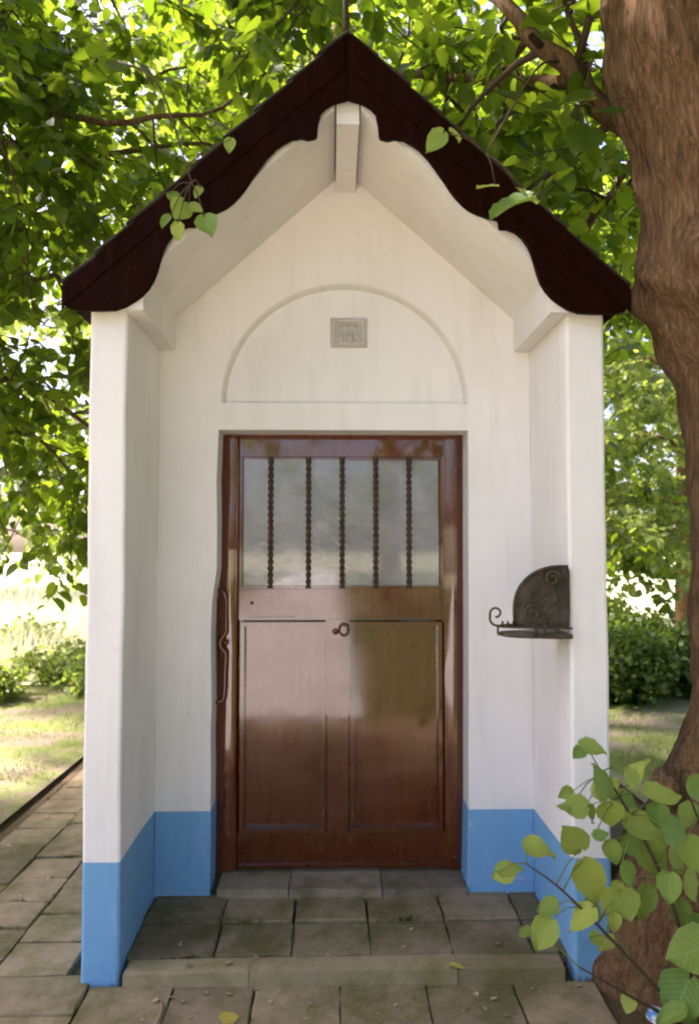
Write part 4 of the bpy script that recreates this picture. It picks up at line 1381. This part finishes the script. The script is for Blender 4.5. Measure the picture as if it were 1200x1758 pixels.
def patchy(x0, x1, y0, y1, n, seed, z, clump=60, r=.22, frac=.8):
    g = np.random.default_rng(seed)
    c = np.stack([g.uniform(x0, x1, clump), g.uniform(y0, y1, clump)], 1)
    k = g.integers(0, clump, int(n*frac))
    p = c[k]+g.normal(size=(len(k), 2))*r*g.uniform(.3, 1.2, (len(k), 1))
    q = np.stack([g.uniform(x0, x1, n-len(k)), g.uniform(y0, y1, n-len(k))], 1)
    p = np.concatenate([p, q])
    p = p[(p[:, 0] > x0) & (p[:, 0] < x1) & (p[:, 1] > y0) & (p[:, 1] < y1)]
    return np.concatenate([p, np.full((len(p), 1), z)], 1)
blades('lawn_grass', patchy(-6, -2.0, -.5, 6.4, 26000, 71, -.005, 150, .24), .015, .055, .0035, 'grass', 72, 1.0, 'short worn grass left of the paved path')
blades('verge_grass', patchy(1.95, 6, 1.5, 6.2, 12000, 73, -.01, 90, .24), .015, .06, .0035, 'grass', 74, 1.0, 'short worn grass behind the burred trunk')
g = np.random.default_rng(75)
mp = np.stack([g.uniform(-24, 2, 42000), 7.2+g.uniform(0, 1, 42000)**1.6*26, np.full(42000, -.06)], 1)
blades('meadow_grass', mp, .3, .75, .010, 'hay', 76, .6, 'tall pale sunlit meadow grass beyond the lawn')

# ------------------------------------------------------------------ fallen litter
g = random.Random(91)
lm_ = {}
def flat_leaf(m):
    if m not in lm_:
        me = bpy.data.meshes.new('fallen_leaf')
        me.from_pydata([(x, y, abs(x)*.18+.08*y*y+.02*math.sin(9*y)) for x, y, z in LV], [], LF)
        me.update()
        me.materials.append(M[m])
        lm_[m] = me
    return lm_[m]
def fallen(x, y, z, s, m, label, group=None):
    o = bpy.data.objects.new('fallen_leaf', flat_leaf(m))
    COL.objects.link(o)
    o.location = (x, y, z)
    o.scale = (s, s, s)
    o.rotation_euler = (g.uniform(-.25, .25), g.uniform(-.25, .25), g.uniform(0, 6.28))
    return tag(o, label, 'fallen leaf', group)
fallen(.378, -.005, .062, .055, 'dryleaf', 'yellow fallen leaf on the step kerb below the door')
fallen(-.425, -.245, .008, .065, 'dryleaf', 'yellow fallen leaf on the paving in front of the step')
for i in range(96):
    if i < 46:
        x, y, z = g.uniform(-.9, .85), g.uniform(-.33, -.04), .005
        lab, grp = 'tiny dry bract lying on the paving in front of the step', 'dry bracts in front of the step'
    elif i < 66:
        x, y, z = g.uniform(-.75, .75), g.uniform(.0, .5), .064
        z = .056 if y < .09 else .062+.03*(y-.09)/.5
        lab, grp = 'tiny dry bract lying on the porch floor', 'dry bracts on the porch floor'
    else:
        x, y, z = g.uniform(-1.8, -1.05), g.uniform(-.1, 2.2), .010
        lab, grp = 'tiny dry bract lying on the path beside the left wall', 'dry bracts on the side path'
    fallen(x, y, z, g.choice((.007, .010, .013, .017, .024)), 'litter', lab, grp)
mb = MB()
mb.tube([(0, 0, .006), (.012, .05, .02), (.006, .12, .012), (-.008, .17, .007)], [.005, .005, .004, .002], 6)
tw_ = mb.build('fallen_twig', 'litter')
tw_.location = (-.645, -.29, 0)
tag(tw_, 'short bare twig lying on the paving near the left plinth', 'twig')
bm = bmesh.new()
bmesh.ops.create_icosphere(bm, subdivisions=3, radius=.03)
for v in bm.verts:
    v.co *= 1+.35*math.sin(v.co.x*120+v.co.y*60)*math.sin(v.co.z*140+1)
    v.co.z = v.co.z*.7+.012
sp_ = link('paper_scrap', from_bm(bm, 'paper_scrap'), 'scrap')
sp_.location = (.955, -.46, .12)
tag(sp_, 'crumpled blue and white paper scrap at the foot of the trunk', 'litter')

# moss and short weeds rooted in the joints of the paving
gm = np.random.default_rng(97)
pts = []
for o in list(bed.children)+list(fl.children):
    if not o.name.startswith('slab') or o.location.y < -.75 or o.location.y > 2.6:
        continue
    hx, hy = o.scale.x/2, o.scale.y/2
    top_ = o.location.z+o.scale.z/2
    for k in range(4):
        if gm.random() < .45:
            continue
        c0, w0 = gm.uniform(-.9, .9), gm.uniform(.08, .5)
        for q in range(int(gm.integers(6, 34))):
            u = np.clip(c0+gm.normal()*w0, -1, 1)
            e = 1+gm.uniform(.0, .03)
            x, y = ((u*hx, (1 if k == 0 else -1)*hy*e) if k < 2 else ((1 if k == 2 else -1)*hx*e, u*hy))
            pts.append((o.location.x+x, o.location.y+y, top_-.012))
blades('joint_moss', np.array(pts), .010, .026, .0022, 'moss', 98, 1.4, 'low moss and weeds in the paving joints')
